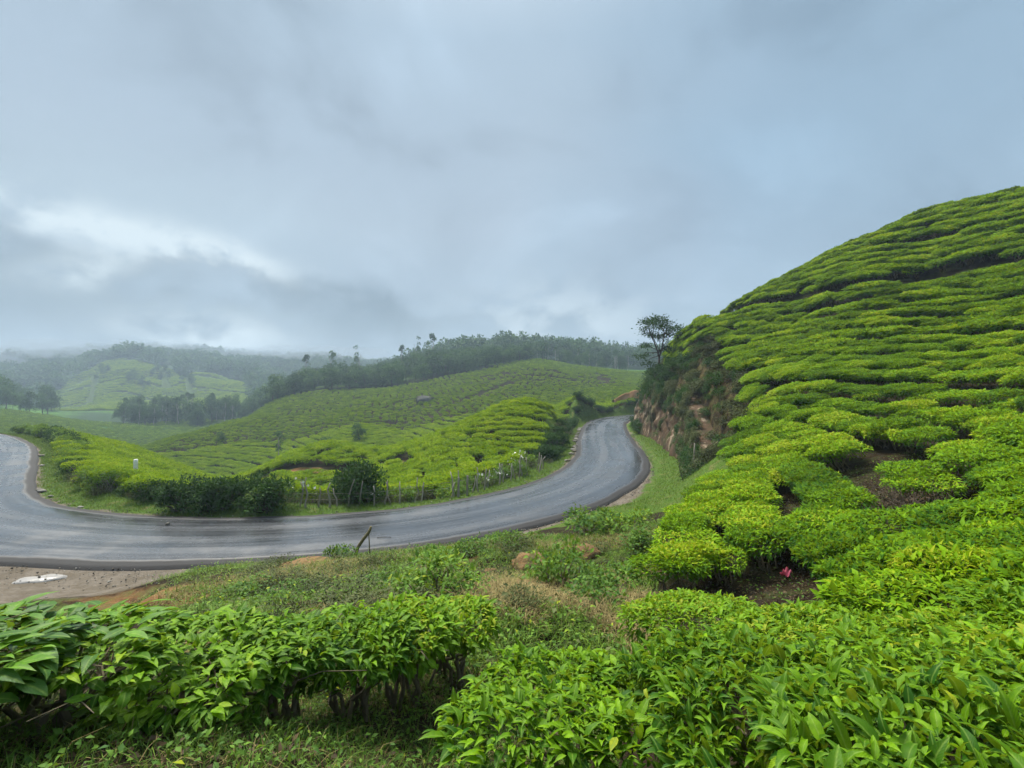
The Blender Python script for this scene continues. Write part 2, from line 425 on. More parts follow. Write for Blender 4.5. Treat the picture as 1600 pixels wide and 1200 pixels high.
def ground_mat():
    m, nt = new_mat("earth_and_turf")
    P = pos_n(nt)
    n1 = noise_n(nt, P, 1.3, 6, 0.62)
    n2 = noise_n(nt, P, 9.0, 5, 0.65)
    n3 = noise_n(nt, P, 0.25, 4, 0.55)
    n4 = noise_n(nt, P, 0.02, 4, 0.6)
    soil = mix_n(nt, n2, (0.009, 0.007, 0.004), (0.038, 0.026, 0.014))
    soil = mix_n(nt, ramp_n(nt, n1, [(0.45, 0.0), (0.65, 0.8)]), soil, (0.040, 0.050, 0.014))
    red = mix_n(nt, n2, (0.13, 0.060, 0.024), (0.36, 0.20, 0.085))
    red = mix_n(nt, ramp_n(nt, n1, [(0.42, 0.0), (0.58, 0.75)]), red, (0.075, 0.085, 0.028))
    grass = mix_n(nt, n2, (0.030, 0.070, 0.010), (0.095, 0.16, 0.022))
    grass = mix_n(nt, ramp_n(nt, n1, [(0.50, 0.0), (0.72, 0.75)]), grass, (0.16, 0.14, 0.06))
    gravel = mix_n(nt, n2, (0.085, 0.072, 0.058), (0.25, 0.215, 0.175))
    gravel = mix_n(nt, ramp_n(nt, n1, [(0.42, 0.0), (0.60, 0.85)]), gravel, (0.12, 0.10, 0.075))
    tea = mix_n(nt, n3, (0.050, 0.15, 0.016), (0.12, 0.25, 0.02))
    # bush rows read as fine mottling from far away
    vor = nd(nt, "ShaderNodeTexVoronoi", feature="F1", inp={"Scale": 0.55})
    lk(nt, P, vor.inputs["Vector"])
    gap = ramp_n(nt, vor.outputs["Distance"], [(0.35, 0.0), (0.75, 0.8)])
    tea = mix_n(nt, gap, tea, (0.022, 0.060, 0.012))
    wood = mix_n(nt, n3, (0.014, 0.034, 0.014), (0.035, 0.075, 0.024))
    c = soil
    for nm, col in (("red", red), ("grass", grass), ("gravel", gravel), ("tea", tea), ("wood", wood)):
        a = attr_n(nt, nm)
        if nm in ("grass", "gravel", "red"):
            a = ramp_n(nt, math_n(nt, "ADD", a, math_n(nt, "MULTIPLY", math_n(nt, "SUBTRACT", n1, 0.5), 0.9)), [(0.35, 0.0), (0.65, 1.0)])
        c = mix_n(nt, a, c, col)
    b = math_n(nt, "ADD", math_n(nt, "MULTIPLY", n2, 0.8), n1)
    surf(nt, c, 0.95, 0.1, b, 0.12, 0.9)
    return m
M["ground"] = ground_mat()

def road_mat():
    m, nt = new_mat("wet_asphalt")
    uv = nd(nt, "ShaderNodeUVMap", uv_map="along").outputs[0]
    sep = nd(nt, "ShaderNodeSeparateXYZ"); lk(nt, uv, sep.inputs[0])
    u, v = sep.outputs[0], sep.outputs[1]          # u: metres along, v: metres across
    P = pos_n(nt)
    cm = nd(nt, "ShaderNodeCombineXYZ")
    lk(nt, math_n(nt, "MULTIPLY", u, 0.045), cm.inputs[0]); lk(nt, math_n(nt, "MULTIPLY", v, 1.25), cm.inputs[1])
    streak = noise_n(nt, cm.outputs[0], 1.0, 5, 0.6, 0.25)
    cm2 = nd(nt, "ShaderNodeCombineXYZ")
    lk(nt, math_n(nt, "MULTIPLY", u, 0.02), cm2.inputs[0]); lk(nt, math_n(nt, "MULTIPLY", v, 4.5), cm2.inputs[1])
    thin = noise_n(nt, cm2.outputs[0], 1.0, 4, 0.55, 0.2)
    blot = noise_n(nt, P, 0.35, 5, 0.6)
    grain = noise_n(nt, P, 60.0, 3, 0.7)
    # fresh black tar along the two edges
    av = math_n(nt, "ABSOLUTE", v)
    edge = ramp_n(nt, math_n(nt, "ADD", math_n(nt, "DIVIDE", av, 2.95), math_n(nt, "MULTIPLY", math_n(nt, "SUBTRACT", blot, 0.5), 0.10)), [(0.83, 0.0), (0.93, 1.0)])
    c = mix_n(nt, ramp_n(nt, streak, [(0.35, 0.0), (0.65, 1.0)]), (0.026, 0.029, 0.034), (0.095, 0.102, 0.115))
    c = mix_n(nt, ramp_n(nt, math_n(nt, "ADD", math_n(nt, "MULTIPLY", thin, 0.7), math_n(nt, "MULTIPLY", blot, 0.3)), [(0.52, 0.0), (0.66, 0.5)]), c, (0.15, 0.155, 0.165))
    agg = noise_n(nt, P, 14.0, 4, 0.75)
    c = mix_n(nt, ramp_n(nt, agg, [(0.38, 0.45), (0.55, 0.0)]), c, (0.018, 0.019, 0.021))
    c = mix_n(nt, grain, mix_n(nt, 0.35, c, (0.02, 0.02, 0.022)), c)
    c = mix_n(nt, math_n(nt, "MULTIPLY", edge, 0.9), c, (0.012, 0.011, 0.012))
    wet = math_n(nt, "ADD", math_n(nt, "MULTIPLY", streak, 0.45), math_n(nt, "MULTIPLY", blot, 0.55))
    r = ramp_n(nt, wet, [(0.38, 0.17), (0.50, 0.27), (0.62, 0.42)])
    r = mix_n(nt, edge, r, (0.85, 0.85, 0.85))
    p = surf(nt, c, r, 0.5, grain, 0.002, 0.07)
    return m
M["road"] = road_mat()

# ------------------------------------------------------------------ mesh helpers
def mesh_np(name, verts, quads=None, tris=None, smooth=False, mats=(), attrs=None, mat_idx=None):
    verts = np.asarray(verts, np.float32)
    nq = 0 if quads is None else len(quads); ntr = 0 if tris is None else len(tris)
    me = bpy.data.meshes.new(name)
    me.vertices.add(len(verts)); me.vertices.foreach_set("co", verts.ravel())
    loops = np.concatenate([np.asarray(a, np.int32).ravel() for a in (quads, tris) if a is not None and len(a)])
    me.loops.add(len(loops)); me.loops.foreach_set("vertex_index", loops)
    starts = np.concatenate([np.arange(nq) * 4, nq * 4 + np.arange(ntr) * 3]).astype(np.int32)
    me.polygons.add(nq + ntr); me.polygons.foreach_set("loop_start", starts)
    if smooth: me.polygons.foreach_set("use_smooth", np.ones(nq + ntr, bool))
    for m in mats: me.materials.append(m)
    if mat_idx is not None: me.polygons.foreach_set("material_index", np.asarray(mat_idx, np.int32))
    for k, a in (attrs or {}).items():
        at = me.attributes.new(k, "FLOAT", "POINT"); at.data.foreach_set("value", np.asarray(a, np.float32))
    me.update(calc_edges=True)
    return me

def link(name, me, parent=None, loc=(0, 0, 0), **props):
    o = bpy.data.objects.new(name, me)
    COL.objects.link(o)
    o.location = loc
    if parent is not None: o.parent = parent
    for k, v in props.items(): o[k] = v
    return o

# ------------------------------------------------------------------ ground: one sheet to the horizon
def axis(lo, hi, step, far_lo, far_hi, grow=1.055):
    mid = list(np.arange(lo, hi + 1e-6, step))
    a, s = [], step
    p = lo
    while p > far_lo:
        s *= grow; p -= s; a.append(p)
    b, s, p = [], step, mid[-1]
    while p < far_hi:
        s *= grow; p += s; b.append(p)
    return np.array(a[::-1] + mid + b)

def inpoly(x, y, poly):
    x = np.asarray(x, float); y = np.asarray(y, float)
    r = np.zeros(x.shape, bool)
    n = len(poly)
    for i in range(n):
        x0, y0 = poly[i]; x1, y1 = poly[(i + 1) % n]
        c = ((y0 > y) != (y1 > y)) & (x < (x1 - x0) * (y - y0) / (y1 - y0 + 1e-12) + x0)
        r ^= c
    return r

TEA_A = [(0.45, 2.4), (0.98, 4.2), (2.15, 6.0), (2.9, 9), (4.5, 13.0), (6.2, 16.2), (8.2, 18.2), (10.2, 22.4), (12.8, 26), (14.6, 29), (17.0, 36), (18.9, 44), (19.6, 54), (20.2, 62),
         (25, 77), (60, 84), (75, 40), (40, 2), (14, -6), (2.0, -3), (0.9, 0.2), (0.58, 1.25)]
W2 = lambda px, d: ((px - 800.0) / FPX * d, d)
PATCH_FIELDS = [
    [(-420, 290), (-110, 290), (-110, 350), (-300, 350), (-420, 350)],
    [W2(78, 300), W2(300, 300), W2(300, 428), W2(272, 500), W2(244, 508), W2(165, 512), W2(110, 470), W2(80, 420)],
    [W2(300, 300), W2(400, 310), W2(385, 440), W2(378, 492), W2(305, 505), W2(285, 470)],
    [W2(0, 200), W2(70, 205), W2(120, 300), W2(0, 330)]]
_OLD = [  # tea fields on the far slopes, in plan
    [(-345, 400), (-300, 425), (-255, 470), (-268, 520), (-400, 520), (-470, 470), (-430, 400)],
    [(-320, 500), (-250, 480), (-235, 560), (-300, 560)],
]

KNOLL_PATH = np.array([W2(392, 51), W2(430, 49), W2(500, 47.5), W2(560, 47.5), W2(605, 49)])
def dist_line(x, y, L):
    d = np.full(np.shape(x), 1e9)
    for (x0, y0), (x1, y1) in zip(L[:-1], L[1:]):
        t = np.clip(((x - x0) * (x1 - x0) + (y - y0) * (y1 - y0)) / ((x1 - x0) ** 2 + (y1 - y0) ** 2), 0, 1)
        d = np.minimum(d, np.hypot(x - x0 - t * (x1 - x0), y - y0 - t * (y1 - y0)))
    return d

def build_ground():
    X = axis(-70, 62, 0.6, -3200, 3200)
    Y = axis(-6, 110, 0.6, -700, 4200)
    gx, gy = np.meshgrid(X, Y)
    x, y = gx.ravel(), gy.ravel()
    z = height(x, y)
    s, _ = road_side(x, y)
    a = np.abs(s) - HW
    r = np.hypot(x, y)
    n = fbm(x / 3.0, y / 3.0, 21, 3)
    gravel = np.where((s > 0) & (y < 34), sstep(2.6, 0.6, a - 1.2 * n - np.interp(x, [-30, -14, -8, 4, 10], [4, 2.4, 0.0, -0.5, -1.3])), sstep(0.6, 0.1, a - 0.8 * n))
    inA = inpoly(x, y, TEA_A)
    grass = np.where(s < 0, sstep(4.5, 3.0, a), np.where(y > 18, sstep(7.5, 6.0, a), 0.35 + 0.5 * n))
    grass = np.where(inA, 0.0, grass)
    red = np.where((s > 0) & (~inA) & (y < 24), 0.36 + 1.3 * fbm(x / 2.2, y / 2.2, 33, 3), 0.0)
    red *= sstep(4.5, 6.5, y)
    tea = np.where(s < 0, sstep(200, 262, r) * sstep(700, 600, r), 0.0)
    moss = np.where(s < 0, sstep(60, 110, r), 0.0)
    w0 = HW + np.interp(y, [24, 28, 32, 42, 60, 90], [9.0, 6.2, 4.6, 3.3, 2.5, 2.2])
    face = (s > w0 + 0.1) & (y > 24) & (y < 110) & (~inA)
    grass = np.where(face, 0.15, grass); red = np.where(face, 0.42, red)
    red = np.maximum(red, np.where(s < 0, sstep(1.8, 1.2, dist_line(x, y, KNOLL_PATH)), 0))
    wood = np.where(s < 0, np.maximum(sstep(400, 300, x + 0 * y) * 0, 0), 0)
    wood = np.where((s < 0) & (r > 300), 1.0, wood)
    for poly in PATCH_FIELDS:
        wood = np.where(inpoly(x, y, poly), 0.0, wood)
    for poly in PATCH_FIELDS[1:3]:
        tea = np.where(inpoly(x, y, poly), 0.35, tea)
    nx, ny = len(X), len(Y)
    i = np.arange(nx * ny).reshape(ny, nx)
    q = np.stack([i[:-1, :-1], i[:-1, 1:], i[1:, 1:], i[1:, :-1]], -1).reshape(-1, 4)
    me = mesh_np("ground", np.stack([x, y, z], 1), quads=q, smooth=True, mats=[M["ground"]],
                 attrs={"gravel": gravel, "grass": grass, "red": red, "tea": tea, "wood": wood})
    link("ground", me, kind="structure")
build_ground()

def build_road():
    n = len(ROAD)
    prof = [(-HW - 0.22, -0.16), (-HW - 0.10, -0.02), (-HW, 0.012), (-1.5, 0.045), (0, 0.06), (1.5, 0.045), (HW, 0.012), (HW + 0.10, -0.02), (HW + 0.22, -0.16)]
    k = len(prof)
    V = np.zeros((n, k, 3)); UV = np.zeros((n, k, 2))
    wig = fbm(ROAD_S / 2.3, ROAD_S * 0 + 3.3, 41, 3) * 0.35
    wig2 = fbm(ROAD_S / 2.3, ROAD_S * 0 + 9.3, 43, 3) * 0.35
    for j, (o, z) in enumerate(prof):
        off = o + np.where(abs(o) >= HW, wig if o > 0 else wig2, 0)
        V[:, j, 0] = ROAD[:, 0] + ROAD_N[:, 0] * off; V[:, j, 1] = ROAD[:, 1] + ROAD_N[:, 1] * off; V[:, j, 2] = z
        UV[:, j, 0] = ROAD_S; UV[:, j, 1] = o
    i = np.arange(n * k).reshape(n, k)
    q = np.stack([i[:-1, :-1], i[1:, :-1], i[1:, 1:], i[:-1, 1:]], -1).reshape(-1, 4)[:, ::-1]
    me = mesh_np("road", V.reshape(-1, 3), quads=q, smooth=True, mats=[M["road"]])
    uvl = me.uv_layers.new(name="along")
    uvl.data.foreach_set("uv", UV.reshape(-1, 2)[q.ravel()].astype(np.float32).ravel())
    link("road", me, kind="structure")
build_road()
# ------------------------------------------------------------------ leaves
LEAF = {  # vertices (u along, v across, w lift) and faces of one leaf
    0: (np.array([(0, 0, 0), (.25, -.40, .10), (.25, 0, 0.02), (.25, .40, .10), (.55, -.46, .06), (.55, 0, 0.0), (.55, .46, .06), (.82, -.24, -.06), (.82, 0, -.09), (.82, .24, -.06), (1.02, 0, -.24)], float),
        [(1, 4, 5, 2), (2, 5, 6, 3), (4, 7, 8, 5), (5, 8, 9, 6)], [(0, 1, 2), (0, 2, 3), (7, 10, 8), (8, 10, 9)]),
    1: (np.array([(0, 0, 0), (.45, -.45, .09), (.5, 0, 0), (.45, .45, .09), (1.0, 0, -.16)], float), [], [(0, 1, 2), (0, 2, 3), (1, 4, 2), (2, 4, 3)]),
    3: (np.array([(0, -.5, 0), (0, .5, 0), (.5, -.42, .06), (.5, .42, .06), (1.0, 0, -.12)], float), [], [(0, 1, 3), (0, 3, 2), (2, 3, 4)]),
    2: (np.array([(0, 0, 0), (.45, -.45, .07), (1.0, 0, -.08), (.45, .45, .07)], float), [], [(0, 1, 2), (0, 2, 3)]),
}

def unit(a): return a / (np.linalg.norm(a, axis=1, keepdims=True) + 1e-9)

def leaves(P, D, N, L, Wd, lod, tint, curl=None):
    """arrays for many leaves: base P, direction D, face normal N, length L, width Wd"""
    tv, tq, tt = LEAF[lod]
    n, k = len(P), len(tv)
    D = unit(D); S = unit(np.cross(N, D)); U = np.cross(D, S)
    L = np.broadcast_to(L, (n,))[:, None, None]; Wd = np.broadcast_to(Wd, (n,))[:, None, None]
    c = 1.0 if curl is None else curl[:, None, None]
    V = P[:, None] + D[:, None] * tv[None, :, 0:1] * L + S[:, None] * tv[None, :, 1:2] * Wd + U[:, None] * tv[None, :, 2:3] * L * c
    off = (np.arange(n) * k)[:, None, None]
    q = (np.array(tq, int)[None] + off).reshape(-1, 4) if tq else np.zeros((0, 4), int)
    t = (np.array(tt, int)[None] + off).reshape(-1, 3)
    ex = np.stack([np.repeat(np.broadcast_to(tint, (n,)), k), np.tile(tv[:, 0], n), np.tile(tv[:, 1], n)], 1)
    return V.reshape(-1, 3), q, t, ex

def join(parts):
    V, Q, T, A, o = [], [], [], [], 0
    for v, q, t, a in parts:
        V.append(v); Q.append(q + o); T.append(t + o); A.append(a); o += len(v)
    return np.concatenate(V), np.concatenate(Q), np.concatenate(T), np.concatenate(A)

def leaf_mesh(name, parts, mat):
    v, q, t, a = join(parts) if isinstance(parts, list) else parts
    return mesh_np(name, v, quads=q, tris=t, smooth=True, mats=[mat], attrs={"tint": a[:, 0], "lu": a[:, 1], "lv": a[:, 2]})

def tube(path, rad, sides=5):
    path = np.asarray(path, float); n = len(path)
    rad = np.broadcast_to(rad, (n,))
    T = np.gradient(path, axis=0); T = unit(T)
    ref = np.array([0.31, 0.95, 0.05])
    A = unit(np.cross(T, ref)); B = np.cross(T, A)
    th = np.arange(sides) * 2 * np.pi / sides
    V = path[:, None] + rad[:, None, None] * (np.cos(th)[None, :, None] * A[:, None] + np.sin(th)[None, :, None] * B[:, None])
    i = np.arange(n * sides).reshape(n, sides); j = np.roll(i, -1, 1)
    q = np.stack([i[:-1], j[:-1], j[1:], i[1:]], -1).reshape(-1, 4)
    V = V.reshape(-1, 3)
    V = np.vstack([V, path[-1:]])
    e = len(V) - 1
    t = np.stack([i[-1], j[-1], np.full(sides, e)], -1)
    return V, q, t, np.zeros((len(V), 3))

def branch(p0, p1, r0, r1, wob=0.06, seg=5, sides=5, g=None):
    g = g or rng
    t = np.linspace(0, 1, seg)[:, None]
    P = np.asarray(p0)[None] * (1 - t) + np.asarray(p1)[None] * t
    L = np.linalg.norm(np.asarray(p1) - np.asarray(p0))
    P[1:-1] += g.normal(0, wob * L, (seg - 2, 3))
    return tube(P, r0 + (r1 - r0) * t[:, 0], sides)

def wood_mesh(name, parts, mat):
    v, q, t, a = join(parts)
    return mesh_np(name, v, quads=q, tris=t, smooth=True, mats=[mat])

# ------------------------------------------------------------------ tea bush: clipped, flat topped, open and woody beneath
def tea_parts(seed, n_top, n_side, lod, R=0.62, Ht=0.74, leaf=0.085, up=0.5, skirt=0.22, big=1.0, fbeta=2.6):
    g = np.random.default_rng(seed)
    ph = g.uniform(0, 6.28, 3)
    def radius(th): return R * 1.04 / (np.abs(np.cos(th)) ** 4 + np.abs(np.sin(th)) ** 4) ** 0.25 * 0.93 * (1 + 0.10 * np.sin(2 * th + ph[0]) + 0.08 * np.sin(3 * th + ph[1]) + 0.05 * np.sin(5 * th + ph[2]))
    def topz(x, y):
        r = np.hypot(x, y) / R
        return Ht - 0.07 * np.minimum(r, 1.15) ** 5 + 0.085 * fbm(x * 3.2 + seed * 3.1 + 50, y * 3.2 + 50, seed, 3) * 2
    parts = []
    th = g.uniform(0, 6.283, n_top); rr = np.sqrt(g.uniform(0, 1, n_top)) * radius(th)
    x, y = rr * np.cos(th), rr * np.sin(th)
    # leaves come in shoots: cluster positions a little
    depth = g.exponential(0.028, n_top)
    z = topz(x, y) - depth
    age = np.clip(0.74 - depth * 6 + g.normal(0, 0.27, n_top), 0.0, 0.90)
    az = g.uniform(0, 6.283, n_top)
    tilt = np.clip(g.normal(up, 0.38, n_top), -0.45, 1.35) 
    D = np.stack([np.cos(az) * np.cos(tilt), np.sin(az) * np.cos(tilt), np.sin(tilt)], 1)
    D += np.stack([np.cos(th), np.sin(th), 0 * th], 1) * (0.55 * (rr / R) ** 2)[:, None]
    N = np.stack([g.normal(0, .22, n_top), g.normal(0, .22, n_top), np.ones(n_top)], 1) - 0.25 * D
    L = leaf * np.clip(g.lognormal(-0.05, 0.30, n_top), .45, 1.8) * (1 - 0.25 * (age > 0.75))
    parts.append(leaves(np.stack([x, y, z], 1), D, N, L, L * g.uniform(0.34, 0.46, n_top), lod, age, g.uniform(.5, 1.9, n_top)))
    # the skirt: older leaves that droop round the rim and thin out below
    th = g.uniform(0, 6.283, n_side); f = g.beta(1.1, fbeta, n_side)
    rr = radius(th) * (1.0 - 0.25 * f) * g.uniform(0.82, 1.04, n_side)
    x, y = rr * np.cos(th), rr * np.sin(th)
    z = topz(x, y) - 0.02 - f * skirt * 1.8
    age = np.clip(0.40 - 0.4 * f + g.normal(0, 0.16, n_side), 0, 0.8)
    tilt = g.normal(-0.25 - 0.5 * f, 0.4)
    az = th + g.normal(0, 0.6, n_side)
    D = np.stack([np.cos(az) * np.cos(tilt), np.sin(az) * np.cos(tilt), np.sin(tilt)], 1)
    N = np.stack([np.cos(th) * 0.5, np.sin(th) * 0.5, np.ones(n_side) * 0.8], 1) + g.normal(0, .25, (n_side, 3))
    L = leaf * big * g.uniform(0.8, 1.3, n_side)
    parts.append(leaves(np.stack([x, y, z], 1), D, N, L, L * g.uniform(0.42, 0.54, n_side), lod, age, g.uniform(.6, 2.0, n_side)))
    return parts

def tea_wood(seed, R=0.62, Ht=0.74, nb=9, twigs=20):
    g = np.random.default_rng(seed + 500)
    parts = []
    tips = []
    for k in range(nb):
        a = k * 6.283 / nb + g.uniform(-.4, .4)
        b = np.array([0.07 * math.cos(a), 0.07 * math.sin(a), -0.15])
        m = np.array([g.uniform(.15, .35) * R * math.cos(a), g.uniform(.15, .35) * R * math.sin(a), Ht * g.uniform(.3, .5)])
        e = np.array([g.uniform(.5, .9) * R * math.cos(a + .3), g.uniform(.5, .9) * R * math.sin(a + .3), Ht * g.uniform(.72, .86)])
        parts.append(branch(b, m, 0.022, 0.014, 0.10, 4, 5, g)); parts.append(branch(m, e, 0.014, 0.006, 0.10, 4, 4, g))
        tips.append((m, e))
    for k in range(twigs):
        m, e = tips[g.integers(len(tips))]
        t = g.uniform(0.2, 0.9); p = m + (e - m) * t
        q = p + np.array([g.normal(0, .14), g.normal(0, .14), g.uniform(.05, .2)]); q[2] = min(q[2], Ht * .92)
        parts.append(branch(p, q, 0.006, 0.003, 0.12, 3, 3, g))
    return parts

TEA = {}
def tea_protos():
    for i in range(5):
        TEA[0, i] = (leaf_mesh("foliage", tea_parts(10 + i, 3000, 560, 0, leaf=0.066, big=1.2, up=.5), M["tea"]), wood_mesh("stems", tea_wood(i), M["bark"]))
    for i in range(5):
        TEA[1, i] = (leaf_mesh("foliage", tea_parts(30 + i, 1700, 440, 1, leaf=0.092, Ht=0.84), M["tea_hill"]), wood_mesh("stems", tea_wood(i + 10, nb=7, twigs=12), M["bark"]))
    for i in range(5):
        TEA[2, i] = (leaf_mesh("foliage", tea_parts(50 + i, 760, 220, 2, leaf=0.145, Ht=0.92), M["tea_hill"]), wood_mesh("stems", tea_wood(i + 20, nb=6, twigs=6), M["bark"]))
    for i in range(4):
        TEA[3, i] = (leaf_mesh("foliage", tea_parts(70 + i, 420, 110, 2, leaf=0.165, Ht=0.9), M["tea_knoll"]), None)
    for i in range(4):
        TEA[4, i] = (leaf_mesh("foliage", tea_parts(90 + i, 170, 50, 2, leaf=0.24, Ht=0.95), M["tea_far"]), None)
tea_protos()

# ------------------------------------------------------------------ rows that follow the contours
def rows_on_slope(poly, seed, sep_row, step, seeds, holes=(), jitter=0.10, slope_cos=True, turn=0.0, tight=0.72):
    """evenly spaced lines along the contours inside poly; plants at regular steps along them"""
    g = np.random.default_rng(seed)
    cell = sep_row
    grid = {}
    pts = []
    def near(x, y, lim, lid):
        ci, cj = int(x // cell), int(y // cell)
        for i in range(ci - 1, ci + 2):
            for j in range(cj - 1, cj + 2):
                for (a, b, l) in grid.get((i, j), ()):
                    if l != lid and (a - x) ** 2 + (b - y) ** 2 < lim * lim: return True
        return False
    mask = inpoly(_gx, _gy, poly)
    def gidx(x, y): return min(max(int((y - GY[0]) / 0.5 + .5), 0), len(GY) - 1), min(max(int((x - GX[0]) / 0.5 + .5), 0), len(GX) - 1)
    def tangent(x, y):
        j, i = gidx(x, y); gx, gy = float(_GXD[j, i]), float(_GYD[j, i])
        m = math.hypot(gx, gy) + 1e-6
        t = (-gy / m, gx / m); c = 1 / math.sqrt(1 + m * m)
        if turn:
            t = (t[0] * math.cos(turn) - t[1] * math.sin(turn), t[0] * math.sin(turn) + t[1] * math.cos(turn))
        return t, (gx / m, gy / m), c
    ok = lambda x, y: bool(mask[gidx(x, y)])
    queue = list(seeds); lid = 0
    while queue:
        sx, sy = queue.pop(0)
        if not ok(sx, sy): continue
        t, u, c = tangent(sx, sy)
        lim = sep_row * (c if slope_cos else 1) * 0.86
        if near(sx, sy, lim, -1): continue
        lid += 1
        line = []
        for sgn in (1, -1):
            x, y = sx, sy; prev = None
            for k in range(400):
                if k or sgn == 1:
                    line.append((x, y))
                    grid.setdefault((int(x // cell), int(y // cell)), []).append((x, y, lid))
                t, u, c = tangent(x, y)
                d = (t[0] * sgn, t[1] * sgn)
                if prev and d[0] * prev[0] + d[1] * prev[1] < 0: d = (-d[0], -d[1])
                if prev: d = (0.5 * d[0] + 0.5 * prev[0], 0.5 * d[1] + 0.5 * prev[1])
                m = math.hypot(*d) + 1e-9; d = (d[0] / m, d[1] / m)
                x, y = x + d[0] * step, y + d[1] * step; prev = d
                if not ok(x, y) or near(x, y, sep_row * (c if slope_cos else 1) * tight, lid): break
        for (x, y) in line:
            pts.append((x + g.normal(0, jitter), y + g.normal(0, jitter), lid))
        for (x, y) in line[::2]:
            t, u, c = tangent(x, y)
            q = sep_row * (c if slope_cos else 1) * 1.0
            nx, ny = -t[1], t[0]
            queue.append((x + nx * q, y + ny * q)); queue.append((x - nx * q, y - ny * q))
    A = np.array(pts)
    keep = np.ones(len(A), bool)
    for (hx, hy, rx, ry) in holes:
        keep &= ((A[:, 0] - hx) / rx) ** 2 + ((A[:, 1] - hy) / ry) ** 2 > 1
    return A[keep]

def row_spin(x, y, g):
    gx, gy = gradq(x, y)
    return np.arctan2(gx, -gy) + g.normal(0, .22, len(x)) + np.pi * g.integers(0, 2, len(x))

def slope_rot(x, y, spin, follow=0.75):
    gx, gy = gradq(x, y)
    out = []
    for a, b, s in zip(np.atleast_1d(gx), np.atleast_1d(gy), np.atleast_1d(spin)):
        n = Vector((-a * follow, -b * follow, 1)).normalized()
        q = Vector((0, 0, 1)).rotation_difference(n) @ Euler((0, 0, s)).to_quaternion()
        out.append(q.to_euler())
    return out

# ------------------------------------------------------------------ countless plants: one object that instances a few plants on points
def scatter(name, pts, eul, scl, protos, **props):
    coll = bpy.data.collections.new(name + "_source")
    for i, me in enumerate(protos):
        coll.objects.link(bpy.data.objects.new("%s_source_%d" % (name, i), me))
    me = bpy.data.meshes.new(name)
    me.vertices.add(len(pts)); me.vertices.foreach_set("co", np.asarray(pts, np.float32).ravel())
    a = me.attributes.new("turn", "FLOAT_VECTOR", "POINT"); a.data.foreach_set("vector", np.asarray(eul, np.float32).ravel())
    a = me.attributes.new("size", "FLOAT_VECTOR", "POINT"); a.data.foreach_set("vector", np.asarray(scl, np.float32).ravel())
    a = me.attributes.new("which", "INT", "POINT"); a.data.foreach_set("value", np.random.default_rng(len(pts)).integers(0, len(protos), len(pts)).astype(np.int32))
    o = link(name, me, **props)
    ng = bpy.data.node_groups.new(name + "_nodes", "GeometryNodeTree")
    ng.interface.new_socket("Geometry", in_out="INPUT", socket_type="NodeSocketGeometry")
    ng.interface.new_socket("Geometry", in_out="OUTPUT", socket_type="NodeSocketGeometry")
    gi, go = ng.nodes.new("NodeGroupInput"), ng.nodes.new("NodeGroupOutput")
    ci = ng.nodes.new("GeometryNodeCollectionInfo"); ci.inputs["Collection"].default_value = coll
    ci.inputs["Separate Children"].default_value = True; ci.inputs["Reset Children"].default_value = True
    ip = ng.nodes.new("GeometryNodeInstanceOnPoints"); ip.inputs["Pick Instance"].default_value = True
    def na(nm, t):
        n = ng.nodes.new("GeometryNodeInputNamedAttribute"); n.data_type = t; n.inputs[0].default_value = nm
        return n.outputs[0]
    ng.links.new(gi.outputs[0], ip.inputs["Points"]); ng.links.new(ci.outputs[0], ip.inputs["Instance"])
    ng.links.new(na("turn", "FLOAT_VECTOR"), ip.inputs["Rotation"]); ng.links.new(na("size", "FLOAT_VECTOR"), ip.inputs["Scale"])
    ng.links.new(na("which", "INT"), ip.inputs["Instance Index"])
    ng.links.new(ip.outputs[0], go.inputs[0])
    o.modifiers.new("plants", "NODES").node_group = ng
    return o
# ------------------------------------------------------------------ tea on the near hill
def sight(px, py, d0=2.0, lift=0.0):
    """where the line of sight through a picture point meets the ground"""
    d = np.arange(d0, 60, 0.02)
    x, y, z = (px - 800) / FPX * d, d, EYE - (py - 600) / FPX * d
    hit = np.nonzero(z < hq(x, y) + lift)[0]
    return float(x[hit[0]]), float(y[hit[0]])
LIT = sight(1228, 904)
HOLES = [((px - 800) / FPX * d, d, r, r) for px, d, r in ((1212, 5.7, .85), (1214, 6.6, 1.0), (1218, 7.5, 1.0), (1222, 8.4, 1.0), (1224, 9.1, .8), (1410, 8.7, .55), (1405, 9.4, .85), (1405, 10.1, .8),
                                                              (1450, 12.2, .8), (1420, 12.9, .8), (1485, 12.8, .8), (1000, 3.85, .5), (985, 4.5, .5))]
HOLES += [ (0.0, 0.0, 1.0, 1.15)]
A_seeds = [(1.2, 2.2), (3, 4), (4, 8), (6, 12), (12, 15), (20, 30), (25, 45), (20, 50), (40, 50), (15, 20), (30, 20)]
_n1 = rows_on_slope([p for p in TEA_A], 5, 1.12, 0.80, A_seeds[:3], HOLES, 0.07)
_n1 = _n1[_n1[:, 1] + 0.25 * _n1[:, 0] < 8.3]
_n2 = rows_on_slope([p for p in TEA_A], 6, 1.30, 0.74, A_seeds, HOLES, 0.09)
_n2 = _n2[_n2[:, 1] + 0.25 * _n2[:, 0] >= 8.75]
_k2 = (fbm(_n2[:, 0] / 1.5, _n2[:, 1] / 1.5, 72, 2) > -0.30)
_near = np.vstack([_n1, _n2[_k2]])
_d = np.hypot(_near[:, 0], _near[:, 1])
